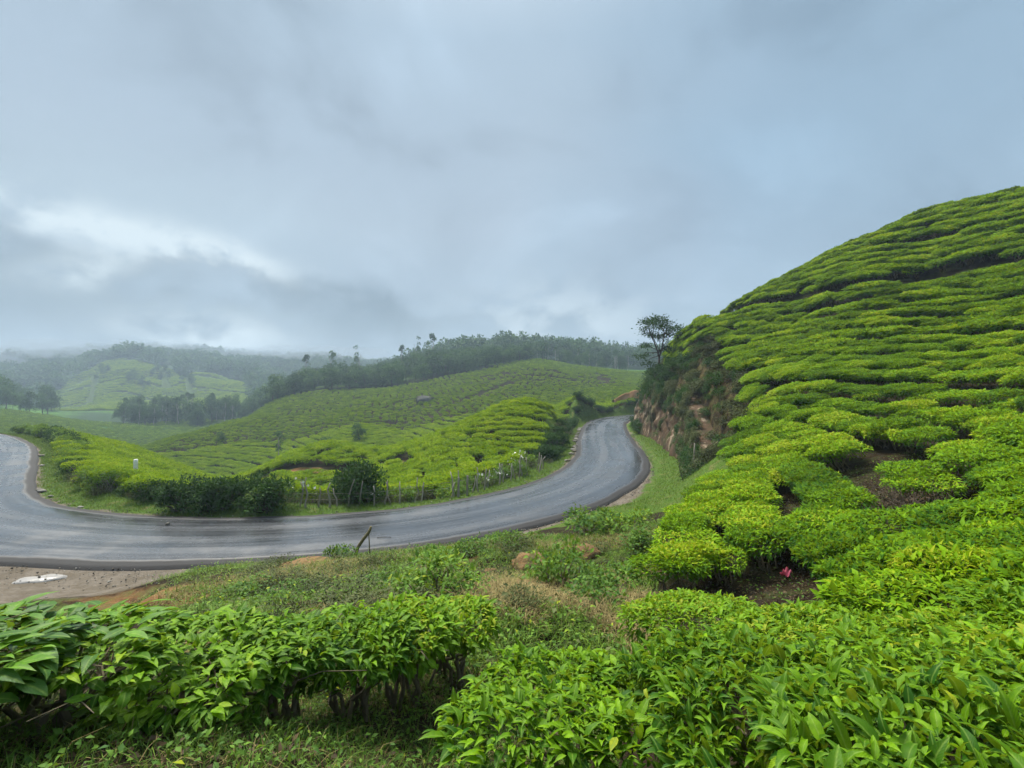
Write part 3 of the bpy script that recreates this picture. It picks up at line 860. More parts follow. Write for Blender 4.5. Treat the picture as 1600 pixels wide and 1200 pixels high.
# a terrace path cut across the upper hill leaves one row out
_zz = hq(_near[:, 0], _near[:, 1])
_path = (np.abs(_zz - (13.35 + 0.012 * _near[:, 0])) < 0.62) & (_near[:, 1] > 26)
_near = _near[~_path]
_d = np.hypot(_near[:, 0], _near[:, 1])
_vis = (_near[:, 1] > 0.6) & (np.abs(_near[:, 0]) < _near[:, 1] * 1.12 + 1.3) & (_near[:, 1] < 80)
_near = _near[_vis]; _d = _d[_vis]
order = np.argsort(_d)

def empty(name, loc, rot=(0, 0, 0), scale=(1, 1, 1), **props):
    o = bpy.data.objects.new(name, None)
    o.empty_display_size = 0.2
    COL.objects.link(o)
    o.location = loc; o.rotation_euler = rot; o.scale = scale
    for k, v in props.items(): o[k] = v
    return o

def tea_bush(x, y, z, rot, scl, lod, var, label, group, mats=None):
    t = empty("tea_bush", (x, y, z), rot, scl, label=label, category="tea bush", group=group)
    f, w = TEA[lod, var]
    if w is not None: link("stems", w, t)
    link("foliage", f, t)
    return t

N_IND = 268
_g = np.random.default_rng(99)
SPOTS = []
def place_near_tea():
    sel = order[:N_IND]
    x, y, d, lid = _near[sel, 0], _near[sel, 1], _d[sel], _near[sel, 2]
    z = hq(x, y)
    rots = slope_rot(x, y, row_spin(x, y, _g), 0.65)
    for i in range(len(sel)):
        lod = 0 if d[i] < 5.2 else 1
        s = _g.uniform(0.88, 1.12) if d[i] < 8 else _g.uniform(0.86, 1.16); h = _g.uniform(0.9, 1.08) if d[i] < 8 else _g.uniform(0.82, 1.12)
        if d[i] < 2.2: s *= 0.9
        if d[i] < 2.6: lab, grp = "bright green tea bush with big glossy leaves in the closest rows", "closest tea bushes"
        elif d[i] < 7: lab, grp = "bright green clipped tea bush in the carpet of rows before the pink litter", "tea bushes of the lower carpet"
        elif d[i] < 12: lab, grp = "clipped green tea bush in the broken rows just beyond the pink litter", "tea bushes past the pink litter"
        else: lab, grp = "clipped green tea bush in the lower contour rows of the tall hill", "tea bushes low on the hill"
        o = tea_bush(x[i], y[i], z[i], rots[i], ((s * 1.28, s * 0.96, h) if d[i] > 7 else (s, s, h)), lod, i % 5, lab, grp)
        SPOTS.append((o, d[i], x[i], y[i], z[i], s, h, rots[i]))
place_near_tea()

ORD = "first second third fourth fifth sixth seventh eighth ninth tenth eleventh twelfth thirteenth fourteenth fifteenth sixteenth seventeenth eighteenth nineteenth twentieth".split()
def tell_apart():
    for grp, txt in (("closest tea bushes", "bright tea bush with big glossy leaves, %s from the left along the bottom edge"),
                     ("tea bushes of the lower carpet", "bright clipped tea bush before the pink litter, %s from the left of that carpet"),
                     ("tea bushes past the pink litter", "clipped tea bush in the broken rows beyond the pink litter, %s from the left")):
        L = sorted([s[0] for s in SPOTS if s[0].get("group") == grp], key=lambda o: o.location.x / o.location.y)
        for i, o in enumerate(L):
            if i < len(ORD): o["label"] = txt % ORD[i]
            else: o["label"] = txt.replace("%s from the left", "%s from the right") % ORD[len(L) - 1 - i]
tell_apart()
print("LITTER", LIT, hq(LIT[0], LIT[1]), "near", {g: sum(1 for s in SPOTS if s[0]["group"] == g) for g in set(s[0]["group"] for s in SPOTS)})

def rest_of_hill():
    sel = order[N_IND:]
    x, y = _near[sel, 0], _near[sel, 1]
    z = hq(x, y)
    e = [tuple(r) for r in slope_rot(x, y, row_spin(x, y, _g), 0.55)]
    s = _g.uniform(0.85, 1.2, len(sel)); h = _g.uniform(0.78, 1.15, len(sel))
    bad = _g.uniform(size=len(sel)) < 0.03
    k = ~bad
    P = np.stack([x, y, z], 1)[k]; E = np.array(e)[k]; Sc = np.stack([s * 1.32, s * .95, h], 1)[k]
    src = [TEA[2, i][0] for i in range(5)]
    scatter("tea_rows_on_hill", P, E, Sc, src, kind="stuff", label="contour rows of green tea bushes covering the tall hill", category="tea rows")
    scatter("tea_stems_on_hill", P, E, Sc, [TEA[2, i][1] for i in range(5)], kind="stuff", label="woody stems under the tea rows of the tall hill", category="stems")
rest_of_hill()
# ------------------------------------------------------------------ tea across the road: the bright knoll, the valley, the slope behind
def offset_line(off, i0, i1, step=1):
    k = np.arange(i0, i1, step)
    return ROAD[k] + ROAD_N[k] * off
I_L = int(np.argmin(np.hypot(ROAD[:, 0] + 66, ROAD[:, 1] - 58))); I_R = int(np.argmin(np.hypot(ROAD[:, 0] - 30, ROAD[:, 1] - 98)))
TEA_B = [tuple(p) for p in offset_line(-(HW + 3.7), I_L, I_R, 4)] + [(34, 108), (20, 116), (-20, 114), (-60, 112), (-88, 100), (-80, 76)]
def tea_knoll():
    P = rows_on_slope(TEA_B, 8, 1.52, 0.84, [(-3, 36), (0, 50), (4, 70), (-15, 50), (-30, 55), (-20, 80), (10, 92), (-45, 70)], (), 0.09, tight=0.60)
    x, y = P[:, 0], P[:, 1]
    g = np.random.default_rng(3)
    keep = (dist_line(x, y, KNOLL_PATH) > 1.35) & (g.uniform(size=len(x)) > 0.015)
    x, y = x[keep], y[keep]
    z = hq(x, y)
    E = np.array([tuple(r) for r in slope_rot(x, y, row_spin(x, y, g), 0.6)])
    s = g.uniform(0.9, 1.12, len(x))
    scatter("tea_rows_on_knoll", np.stack([x, y, z], 1), E, np.stack([s * 1.3, s * .95, g.uniform(.85, 1.15, len(x))], 1), [TEA[3, i][0] for i in range(4)],
            kind="stuff", label="flowing rows of yellow green tea on the low knoll across the road", category="tea rows")
tea_knoll()

FOREST = [W(425, 628, 186)[:2], W(500, 622, 192)[:2], W(600, 606, 200)[:2], W(700, 600, 202)[:2], W(775, 584, 212)[:2], W(825, 570, 232)[:2],
          W(830, 562, 285)[:2], W(650, 575, 300)[:2], W(500, 600, 285)[:2], W(420, 622, 235)[:2]]
SLOPE_LANES = [np.array([W(240, 705, 101)[:2], W(330, 700, 106)[:2], W(385, 694, 108)[:2]]),
               np.array([W(600, 672, 118)[:2], W(690, 640, 130)[:2], W(760, 615, 150)[:2], W(800, 600, 165)[:2]]),
               np.array([W(770, 596, 172)[:2], W(860, 596, 175)[:2], W(960, 604, 172)[:2]]),
               np.array([W(780, 586, 185)[:2], W(880, 588, 186)[:2], W(965, 594, 186)[:2]])]
def tea_slope():
    g = np.random.default_rng(4)
    X, Y = np.meshgrid(np.arange(-340, 75, 2.25), np.arange(80, 262, 1.25))
    x = X.ravel(); y = Y.ravel()
    x = x + 1.6 * np.sin(y * 0.35 + 0.05 * x) + g.normal(0, .16, x.shape) + 0.5 * y * 0.35
    y = y + g.normal(0, .14, y.shape)
    r = np.hypot(x, y)
    k = (r > 96) & (r < 300) & (np.abs(x) < 1.12 * y + 3) & (~inpoly(x, y, TEA_B)) & (~inpoly(x, y, FOREST))
    k &= road_side(x, y)[0] < -5
    for L in SLOPE_LANES: k &= dist_line(x, y, L) > 1.3
    k &= fbm(x / 9.0, y / 9.0, 77, 3) > -0.27
    k &= g.uniform(size=len(x)) > 0.03
    x, y = x[k], y[k]
    z = height(x, y)
    s = g.uniform(0.85, 1.15, len(x))
    E = np.stack([g.normal(0, .06, len(x)), g.normal(0, .06, len(x)), g.uniform(0, 6.28, len(x))], 1)
    scatter("tea_rows_on_slope", np.stack([x, y, z - 0.05], 1), E, np.stack([s, s, g.uniform(1.0, 1.4, len(x))], 1), [TEA[4, i][0] for i in range(4)],
            kind="stuff", label="fine rows of green tea on the wide slope below the forest", category="tea rows")
tea_slope()

# ------------------------------------------------------------------ trees
def tree_meshes(seed, H, Rc, base, n, leaf, mat, nclump=18, clump=0.30, flat=1.0, trunk_r=0.22, bark_m="bark_dark", lod=2, gap=0.0):
    g = np.random.default_rng(seed)
    zc = (base + H) / 2; hz = (H - base) / 2
    C = []
    while len(C) < nclump:
        p = g.uniform(-1, 1, 3)
        r = np.linalg.norm(p)
        if 0.25 < r < 1: C.append(p)
    C = np.array(C)
    rad = clump * g.uniform(0.7, 1.25, nclump)
    C[:, :2] *= Rc * (1 - 0.8 * rad[:, None]); C[:, 2] = zc + C[:, 2] * hz * 0.85
    which = g.integers(0, nclump, n)
    d = unit(g.normal(0, 1, (n, 3))); d[:, 2] = np.where(d[:, 2] < -0.3, -d[:, 2] * 0.6, d[:, 2])
    rr = g.uniform(0.6, 1.06, n) ** 0.6
    off = d * (rr * rad[which] * Rc)[:, None]; off[:, 2] *= flat * min(1.3, hz / Rc + 0.25)
    P = C[which] + off
    D = unit(d + g.normal(0, .6, (n, 3))); N = unit(d * 0.8 + np.array([0, 0, .7]) + g.normal(0, .45, (n, 3)))
    ct = g.uniform(0.1, 0.75, nclump)
    tint = np.clip(ct[which] + g.normal(0, .14, n), 0, .95)
    L = leaf * g.uniform(0.7, 1.4, n)
    crown = leaf_mesh("crown", leaves(P, D, N, L, L * 0.62, lod, tint), M[mat])
    parts = []
    top = np.array([g.normal(0, .04 * H), g.normal(0, .04 * H), base + (H - base) * 0.62])
    parts.append(branch((0, 0, -0.6), top, trunk_r, trunk_r * 0.4, 0.02, 7, 7, g))
    for k in np.argsort(-rad)[:max(6, nclump // 2)]:
        t = g.uniform(0.45, 0.95)
        parts.append(branch(top * t, C[k], trunk_r * 0.38, trunk_r * 0.10, 0.06, 4, 4, g))
    return wood_mesh("trunk", parts, M[bark_m]), crown

def tree(name, meshes, loc, spin, s, label, group=None, cat="tree", sz=None):
    t = empty(name, loc, (0, 0, spin), (s, s, sz or s), label=label, category=cat)
    if group: t["group"] = group
    link("trunk", meshes[0], t); link("crown", meshes[1], t)
    return t

FT = [tree_meshes(200 + i, 11 + i * 0.8, 4.4 + 0.25 * i, 0.4, 1900, 0.60, "forest", 13, 0.46, trunk_r=0.24) for i in range(5)]
FLOW = [tree_meshes(230 + i, 11 + i, 5.0, 1.0, 260, 1.35, "forest", 9, 0.5)[1] for i in range(4)]
EUC = [tree_meshes(260 + i, 16 + 1.5 * i, 2.3, 6.0, 480, 0.55, "forest", 9, 0.36, trunk_r=0.20, bark_m="bark_pale") for i in range(3)]

def plant_forest():
    g = np.random.default_rng(12)
    pts = []
    P = np.array(FOREST)
    lo, hi = P.min(0), P.max(0)
    tries = 0
    while len(pts) < 290 and tries < 9000:
        tries += 1
        p = g.uniform(lo, hi)
        if not inpoly(p[0:1], p[1:2], FOREST)[0]: continue
        if any((p[0] - q[0]) ** 2 + (p[1] - q[1]) ** 2 < 3.7 ** 2 for q in pts): continue
        pts.append(tuple(p))
    A = np.array(pts); z = height(A[:, 0], A[:, 1])
    for i, (p, zz) in enumerate(zip(pts, z)):
        tree("forest_tree", FT[i % 5], (p[0], p[1], zz - 0.3), g.uniform(0, 6.28), g.uniform(.74, 1.05),
             "dark rounded tree in the forest that caps the tea slope", "trees of the ridge forest", sz=g.uniform(.52, .80))
    # slender trees that stand above the treeline towards the hill
    spots = [(g.uniform(835, 985), g.uniform(245, 285)) for _ in range(46)] + [(628, 262), (655, 265), (668, 268), (674, 262), (555, 262), (520, 250)]
    for i, (px, d) in enumerate(spots):
        x, y = (px - 800) / FPX * d, d
        zz = float(height(np.array([x]), np.array([y]))[0])
        if i < 46:
            if i % 2: tree("forest_tree", FT[i % 5], (x, y, zz - .3), g.uniform(0, 6.28), g.uniform(.55, .85), "dark bushy tree in the treeline beyond the bright knoll", "bushy trees of the far treeline")
            else: tree("slender_tree", EUC[i % 3], (x, y, zz - .3), g.uniform(0, 6.28), g.uniform(.45, .8), "slender pale stemmed tree rising from the treeline beside the hill", "slender trees of the far treeline")
        else:
            tree("slender_tree", EUC[i % 3], (x, y, zz), g.uniform(0, 6.28), g.uniform(1.0, 1.2), "tall thin tree sticking out above the ridge forest", "tall trees over the ridge forest")
    # grove in the valley
    lab = "dark tree in the small grove down in the valley"
    for i in range(78):
        px = g.uniform(190, 410); d = g.uniform(222, 268) + (px - 190) * .05
        x, y = (px - 800) / FPX * d, d
        zz = float(height(np.array([x]), np.array([y]))[0])
        tree("grove_tree", (FT + EUC)[i % 7], (x, y, zz - .3), g.uniform(0, 6.28), g.uniform(.65, 1.0), lab, "trees of the valley grove")
    for i in range(30):
        px = g.uniform(-25, 98); d = g.uniform(215, 330)
        x, y = (px - 800) / FPX * d, d
        zz = float(height(np.array([x]), np.array([y]))[0])
        tree("grove_tree", FT[i % 5], (x, y, zz - .3), g.uniform(0, 6.28), g.uniform(.7, 1.15), "dark tree in the hazy wood at the valley's open end", "trees of the hazy wood")
    # belts between the far tea fields
    for i, (px, d) in enumerate([(238, 470), (246, 478), (252, 468), (258, 480), (264, 462), (250, 455), (284, 455), (290, 470), (288, 485), (160, 455), (168, 462), (150, 448), (300, 440), (200, 425), (210, 428), (222, 424), (232, 428)]):
        x, y = (px - 800) / FPX * d, d
        zz = float(height(np.array([x]), np.array([y]))[0])
        tree("belt_tree", FT[i % 5], (x, y, zz - .3), g.uniform(0, 6.28), g.uniform(.5, .9), "small dark tree in the belts between the hazy far tea fields", "trees between the far tea fields")
    # single trees among the tea
    for (px, py, d, s, k, lab) in [(435, 702, 92, .50, 5, "thin dark tree standing alone among tea below the forest"),
                                   (560, 684, 98, .36, 1, "small round tree standing alone on the tea slope"),
                                   (345, 688, 112, .26, 2, "low bushy tree beside the lower tea lane"),
                                   (480, 598, 236, 1.05, 6, "brownish tall tree at the open end of the ridge forest"),
                                   (508, 686, 97, .24, 3, "low dark bush left of the small round tree")]:
        x, y = (px - 800) / FPX * d, d
        zz = float(height(np.array([x]), np.array([y]))[0])
        tree("field_tree", (FT + EUC)[k], (x, y, zz - .2), 1.0 * k, s, lab)
plant_forest()

def far_woods():
    g = np.random.default_rng(15)
    n = 6500
    d = np.sqrt(g.uniform(300 ** 2, 1000 ** 2, n * 2)); a = g.uniform(-0.86, 0.42, n * 2)
    x, y = d * np.sin(a), d * np.cos(a)
    k = np.ones(len(x), bool)
    for poly in PATCH_FIELDS: k &= ~inpoly(x, y, poly)
    k &= (d > 340) | (a > -0.15)
    pxx = 800 + FPX * x / y
    k &= ~((pxx > 66) & (pxx < 395) & (d < 640) & (y < 440))
    x, y = x[k][:n], y[k][:n]
    z = height(x, y)
    s = g.uniform(0.8, 1.35, len(x))
    scatter("forest_on_far_ridge", np.stack([x, y, z - 0.5], 1), np.stack([0 * x, 0 * x, g.uniform(0, 6.28, len(x))], 1), np.stack([s * 1.15, s * 1.15, s * 0.95], 1), FLOW,
            kind="stuff", label="hazy blue green forest covering the far ridges under the cloud", category="forest")
far_woods()

def far_fields():
    g = np.random.default_rng(25)
    X, Y = np.meshgrid(np.arange(-430, -120, 2.7), np.arange(290, 520, 2.7))
    x = X.ravel() + g.normal(0, .35, X.size) + 1.5 * np.sin(Y.ravel() * .2); y = Y.ravel() + g.normal(0, .35, X.size)
    k = inpoly(x, y, PATCH_FIELDS[1]) | inpoly(x, y, PATCH_FIELDS[2])
    lanes = [[W2(78, 375), W2(180, 400), W2(300, 385)], [W2(100, 430), W2(200, 440), W2(262, 430), W2(300, 455)], [W2(262, 430), W2(250, 505)], [W2(300, 400), W2(290, 505)], [W2(300, 430), W2(390, 420)], [W2(140, 380), W2(150, 470)]]
    for L in lanes: k &= dist_line(x, y, np.array(L)) > 3.0
    k &= fbm(x / 22.0, y / 22.0, 177, 3) > -0.22
    x, y = x[k], y[k]
    z = height(x, y)
    s = g.uniform(1.9, 2.4, len(x))
    scatter("tea_on_far_fields", np.stack([x, y, z - .4], 1), np.stack([0 * x, 0 * x, g.uniform(0, 6.28, len(x))], 1), np.stack([s, s, s], 1), [TEA[3, i][0] for i in range(4)],
            kind="stuff", label="hazy pale green tea fields on the far hillside", category="tea fields")
far_fields()
# ------------------------------------------------------------------ shrubs
def shrub_parts(seed, R, H, n, leaf, lod, nclump=14, tmid=0.45, droop=-0.1, wid=0.55, base=0.0):
    g = np.random.default_rng(seed)
    th = g.uniform(0, 6.283, nclump); rr = np.sqrt(g.uniform(0, 1, nclump)) * R * 0.75
    C = np.stack([rr * np.cos(th), rr * np.sin(th), base + H * (g.uniform(.10, .8, nclump)) * (1 - 0.45 * (rr / R) ** 2)], 1)
    rad = R * g.uniform(.26, .46, nclump)
    w = g.integers(0, nclump, n)
    d = unit(g.normal(0, 1, (n, 3))); d[:, 2] = np.where(d[:, 2] < -0.2, -d[:, 2], d[:, 2])
    P = C[w] + d * (rad[w] * g.uniform(.55, 1.08, n))[:, None] * np.array([1, 1, min(1.0, H / R)])
    P[:, 2] = np.maximum(P[:, 2], 0.02)
    D = d * 0.8 + g.normal(0, .55, (n, 3)); D[:, 2] += droop
    N = d * 0.6 + np.array([0, 0, .9]) + g.normal(0, .3, (n, 3))
    ct = g.normal(tmid, .12, nclump)
    L = leaf * g.uniform(.6, 1.3, n)
    return [leaves(P, D, N, L, L * wid, lod, np.clip(ct[w] + g.normal(0, .15, n), 0, .9), g.uniform(.4, 1.8, n))], C

def shrub_wood(seed, C, r=0.02):
    g = np.random.default_rng(seed)
    return [branch((g.normal(0, .04), g.normal(0, .04), -0.12), c, r, r * 0.3, 0.08, 4, 4, g) for c in C]

def shrub_proto(seed, R, H, n, leaf, lod, mat, wood="bark", r=0.02, **kw):
    p, C = shrub_parts(seed, R, H, n, leaf, lod, **kw)
    return leaf_mesh("foliage", p, M[mat]), wood_mesh("stems", shrub_wood(seed, C, r), M[wood])

def put_shrub(name, proto, x, y, s, label, cat="shrub", group=None, spin=None, sz=None, dz=0.0):
    z = float(hq(x, y)) + dz
    t = empty(name, (x, y, z), (0, 0, rng.uniform(0, 6.28) if spin is None else spin), (s, s, sz or s), label=label, category=cat)
    if group: t["group"] = group
    link("stems", proto[1], t); link("foliage", proto[0], t)
    return t

# ------------------------------------------------------------------ the clipped hedge row beside the camera, bare stemmed below
def hedge_row():
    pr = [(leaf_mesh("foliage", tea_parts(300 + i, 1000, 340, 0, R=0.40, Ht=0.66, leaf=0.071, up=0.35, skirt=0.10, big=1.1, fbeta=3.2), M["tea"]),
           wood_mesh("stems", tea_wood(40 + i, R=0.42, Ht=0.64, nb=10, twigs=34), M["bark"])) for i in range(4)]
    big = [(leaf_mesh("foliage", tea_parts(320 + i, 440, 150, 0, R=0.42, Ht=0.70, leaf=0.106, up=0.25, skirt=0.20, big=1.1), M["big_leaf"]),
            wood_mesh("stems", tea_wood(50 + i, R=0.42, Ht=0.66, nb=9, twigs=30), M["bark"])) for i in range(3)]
    a, b = np.array((-2.85, 1.15)), np.array((-0.48, 4.0))
    n = 9
    lab = ["large leaved green shrub cut off by the picture's edge in the hedge row", "large leaved green shrub leaning out at the hedge row's near end",
           "large leaved shrub with drooping dark leaves, third in the hedge row", "green hedge bush between the large leaved shrubs and the bare stemmed bushes",
           "green hedge bush with thick bare stems, fifth in the hedge row", "green hedge bush above the dark hollow, sixth in the hedge row",
           "green hedge bush with small ferns at its foot, seventh in the row", "light green hedge bush, last but one before the row ends",
           "pale green bush with bare twigs at the end of the hedge row"]
    for i in range(n):
        t = i / (n - 1)
        p = a + (b - a) * t + rng.normal(0, .03, 2)
        z = float(hq(p[0], p[1]))
        ztop = np.interp(t, [0, .35, .7, 1], [5.36, 5.12, 4.66, 4.30]) + rng.normal(0, .035)
        pro = big[i % 3] if i < 3 else pr[i % 4]
        h = max(0.42, ztop - z) / 0.70
        s = 1.06 if i < 3 else np.interp(t, [.3, 1], [1.05, 0.92])
        o = empty("hedge_bush", (p[0], p[1], z), (rng.normal(0, .04), rng.normal(0, .04), rng.uniform(0, 6.28)), (s, s, h), label=lab[i], category="hedge bush", group="hedge row by the road bank")
        link("stems", pro[1], o); link("foliage", pro[0], o)
        SPOTS.append((o, float(np.hypot(*p)), p[0], p[1], z, s, h, o.rotation_euler.copy()))
hedge_row()

# ------------------------------------------------------------------ the biggest leaves, each a leaf of its own
def single_leaves():
    tv, tq, tt = LEAF[0]
    kinds = []
    for i in range(6):
        g = np.random.default_rng(600 + i)
        v, q, t, a = leaves(np.zeros((1, 3)), np.array([[1., 0, 0]]), np.array([[0, 0, 1.]]), 1.0, g.uniform(.42, .52), 0, np.array([0.30 + 0.11 * i]), np.array([g.uniform(.6, 2.0)]))
        for mk in ("tea", "big_leaf"):
            kinds.append((mk, mesh_np("leaf", v, quads=q, tris=t, smooth=True, mats=[M[mk]], attrs={"tint": a[:, 0], "lu": a[:, 1], "lv": a[:, 2]})))
    near = sorted(SPOTS, key=lambda s: s[1])[:16]
    for (o, d, x, y, z, s, h, rot) in near:
        hb = o["category"] == "hedge bush"
        large = "large leaved" in o["label"]
        R, Ht = (0.42, 0.68) if hb else (0.60, 0.75)
        pool = [m for k, m in kinds if k == ("big_leaf" if large else "tea")]
        for k in range(70 if large else 60):
            g = rng
            th = g.uniform(0, 6.283); r = R * math.sqrt(g.uniform(0, 1.0)) * 1.0
            rim = (r / R) ** 2
            px, py = r * math.cos(th), r * math.sin(th)
            pz = Ht - 0.07 * (r / R) ** 5 + g.uniform(-.01, .04) - (g.uniform(0, .16) if rim > .75 and g.uniform() < .4 else 0)
            az = th + g.normal(0, 1.0); el = g.normal(0.45 - 0.7 * rim, .35)
            D = Vector((math.cos(az) * math.cos(el), math.sin(az) * math.cos(el), math.sin(el)))
            N = Vector((g.normal(0, .3), g.normal(0, .3), 1)) + Vector((math.cos(th), math.sin(th), 0)) * 0.5 * rim
            S = N.cross(D).normalized(); U = D.cross(S)
            L = (0.108 if large else 0.070) * g.uniform(.65, 1.3)
            lf = bpy.data.objects.new("leaf", pool[k % len(pool)])
            COL.objects.link(lf); lf.parent = o
            m = Matrix((D, S, U)).transposed().to_4x4()
            m.translation = Vector((px, py, pz))
            lf.matrix_local = m @ Matrix.Diagonal((L, L, L, 1))
single_leaves()

# ------------------------------------------------------------------ bank below the hedge: weeds, leafy shrubs, earth lumps
WEED = [shrub_proto(400 + i, 0.55, 0.55, 620, 0.085, 1, "broad", nclump=16, wid=0.62) for i in range(4)]
LOWW = [shrub_proto(420 + i, 0.60, 0.32, 480, 0.075, 1, "broad", nclump=15, tmid=.5, wid=.6) for i in range(3)]
SCRB = [shrub_proto(440 + i, 0.60, 0.55, 700, 0.07, 1, "scrub", nclump=16, tmid=.4, wid=.45, wood="bark_dark") for i in range(4)]
DARK = [shrub_proto(460 + i, 1.0, 1.25, 2600, 0.125, 2, "dark_leaf", nclump=26, tmid=.45, wid=.55, wood="bark_dark", r=.03) for i in range(4)]
GREENS = [shrub_proto(480 + i, 0.8, 1.0, 700, 0.13, 2, "broad", nclump=16, tmid=.55, wid=.6) for i in range(3)]

def bank_plants():
    P = lambda px, d: ((px - 800) / FPX * d, d)
    single = [  # name, proto, px, depth, scale, zscale, label
        (WEED[0], 690, 6.6, 0.95, 1.0, "leafy round weed shrub in the middle of the bank"),
        (WEED[1], 728, 6.3, 0.6, .8, "small leafy shrub leaning on the round weed shrub"),
        (WEED[2], 868, 8.7, 1.0, 1.25, "tall leafy shrub left of the orange earth lump"),
        (WEED[3], 905, 9.5, 0.7, 0.8, "pale flowered leafy shrub under the tall one"),
        (WEED[1], 958, 8.8, 0.95, 1.0, "leafy shrub close to the tea carpet's corner"),
        (WEED[0], 925, 7.2, 0.8, 0.8, "grey green leafy shrub low beside the tea carpet"),
        (WEED[3], 535, 13.6, 0.85, 1.0, "round shrub beside the bent stick at the road edge"),
        (WEED[2], 460, 8.2, 0.75, 0.6, "low leafy weed just behind the hedge row"),
        (WEED[0], 595, 8.0, 0.65, 0.7, "small leafy weed between hedge and dry grass"),
        (WEED[1], 400, 9.6, 0.7, 0.6, "low weed at the brown end of the bank"),
        (GREENS[0], 918, 15.4, 1.05, .85, "broad leafy shrub on the grass near the road curve"),
        (GREENS[1], 975, 14.6, 0.95, .9, "grey leafy shrub beside the dark hollow"),
        (GREENS[2], 1000, 12.0, 0.7, .7, "small leafy shrub on the rim of the dark hollow"),
    ]
    for p, px, d, s, sz, lab in single:
        x, y = P(px, d); put_shrub("weed_shrub", p, x, y, s * 1.15, lab, "shrub", None, None, s * sz * 1.15)
    for i, (px, d) in enumerate([(655, 13.9), (690, 13.4), (720, 13.2), (752, 13.4), (785, 13.6), (815, 13.8), (845, 13.9), (735, 12.6), (790, 12.9), (590, 13.4), (570, 13.2), (30 + 435, 13.6), (880, 14.6)]):
        x, y = P(px, d); put_shrub("road_edge_weed", LOWW[i % 3], x, y, 1.0 if 600 < px < 870 else .7, "low leafy weed in the green strip along the road's near edge", "weed", "weeds along the near road edge")
    g = np.random.default_rng(31)
    n = 0
    for _ in range(400):
        px, d = g.uniform(400, 1000), g.uniform(5.6, 13)
        x, y = P(px, d)
        if inpoly(np.array([x]), np.array([y]), TEA_A)[0] or y > 15: continue
        if fbm(np.array([x / 1.7]), np.array([y / 1.7]), 61, 2)[0] < 0.02: continue
        put_shrub("scrub_clump", SCRB[n % 4], x, y, g.uniform(.5, 1.0), "brownish scrubby clump on the bank between hedge and road", "scrub", "scrub clumps on the bank", None, g.uniform(.3, .6))
        n += 1
        if n > 38: break
bank_plants()

def behind_hedge():
    g = np.random.default_rng(37)
    a, b = np.array((-3.3, 1.75)), np.array((-0.95, 4.5))
    for i in range(11):
        q = a + (b - a) * (i / 10) + g.normal(0, .08, 2)
        put_shrub("backing_shrub", (SCRB + WEED)[i % 8], q[0], q[1], g.uniform(.55, .75), "low dark weed shrub growing close behind the hedge row", "shrub", "weeds close behind the hedge row", None, g.uniform(.55, .75))
behind_hedge()

def lump(name, x, y, z, rx, ry, rz, seed, mat, label, cat, group=None, sub=3):
    import bmesh
    bm = bmesh.new(); bmesh.ops.create_icosphere(bm, subdivisions=sub, radius=1)
    for v in bm.verts:
        c = v.co
        n = float(fbm(np.array([c.x * 1.7 + seed * 7.3 + 20]), np.array([c.y * 1.7 + c.z * 1.3 + 20]), seed, 4)[0])
        n2 = float(fbm(np.array([c.x * 5 + c.z * 3 + 20]), np.array([c.y * 5 + seed + 20]), seed + 9, 2)[0])
        k = 1 + 1.0 * n + 0.55 * n2
        v.co = Vector((c.x * rx * k, c.y * ry * k, c.z * rz * k))
    me = bpy.data.meshes.new(name); bm.to_mesh(me); bm.free()
    me.polygons.foreach_set("use_smooth", np.ones(len(me.polygons), bool))
    me.materials.append(mat)
    o = link(name, me, None, (x, y, z), label=label, category=cat)
    if group: o["group"] = group
    return o

def earth_mat(name, a, b, c, sc=6.0, streak=0.0):
    m, nt = new_mat(name)
    P = pos_n(nt)
    n1 = noise_n(nt, P, sc, 6, 0.65); n2 = noise_n(nt, P, sc * 0.25, 4, 0.6)
    col = mix_n(nt, n1, a, b)
    col = mix_n(nt, ramp_n(nt, n2, [(0.45, 0.0), (0.62, 0.9)]), col, c)
    if streak:
        mp = nd(nt, "ShaderNodeMapping"); mp.inputs["Scale"].default_value = (1.0, 1.0, 0.13)
        lk(nt, P, mp.inputs["Vector"])
        s = noise_n(nt, mp.outputs[0], 1.6, 5, 0.6, 0.3)
        col = mix_n(nt, ramp_n(nt, s, [(0.54, 0.0), (0.66, streak)]), col, (0.42, 0.34, 0.25))
        s2 = noise_n(nt, mp.outputs[0], 0.8, 5, 0.6, 0.5)
        col = mix_n(nt, ramp_n(nt, s2, [(0.52, 0.0), (0.64, 0.85)]), col, (0.040, 0.048, 0.018))
    surf(nt, col, 0.95, 0.1, n1, 0.08, 0.8)
    return m
M["earth"] = earth_mat("orange_earth", (0.11, 0.065, 0.030), (0.34, 0.215, 0.105), (0.09, 0.085, 0.035), 13)
M["cliff"] = earth_mat("red_brown_cutting", (0.035, 0.024, 0.016), (0.135, 0.085, 0.052), (0.045, 0.038, 0.022), 3.2, 0.6)
M["stone"] = earth_mat("grey_boulder", (0.05, 0.052, 0.048), (0.17, 0.17, 0.155), (0.05, 0.06, 0.03), 1.5)
M["pale"] = earth_mat("pale_kerb_stone", (0.14, 0.13, 0.115), (0.36, 0.345, 0.32), (0.12, 0.11, 0.08), 5)

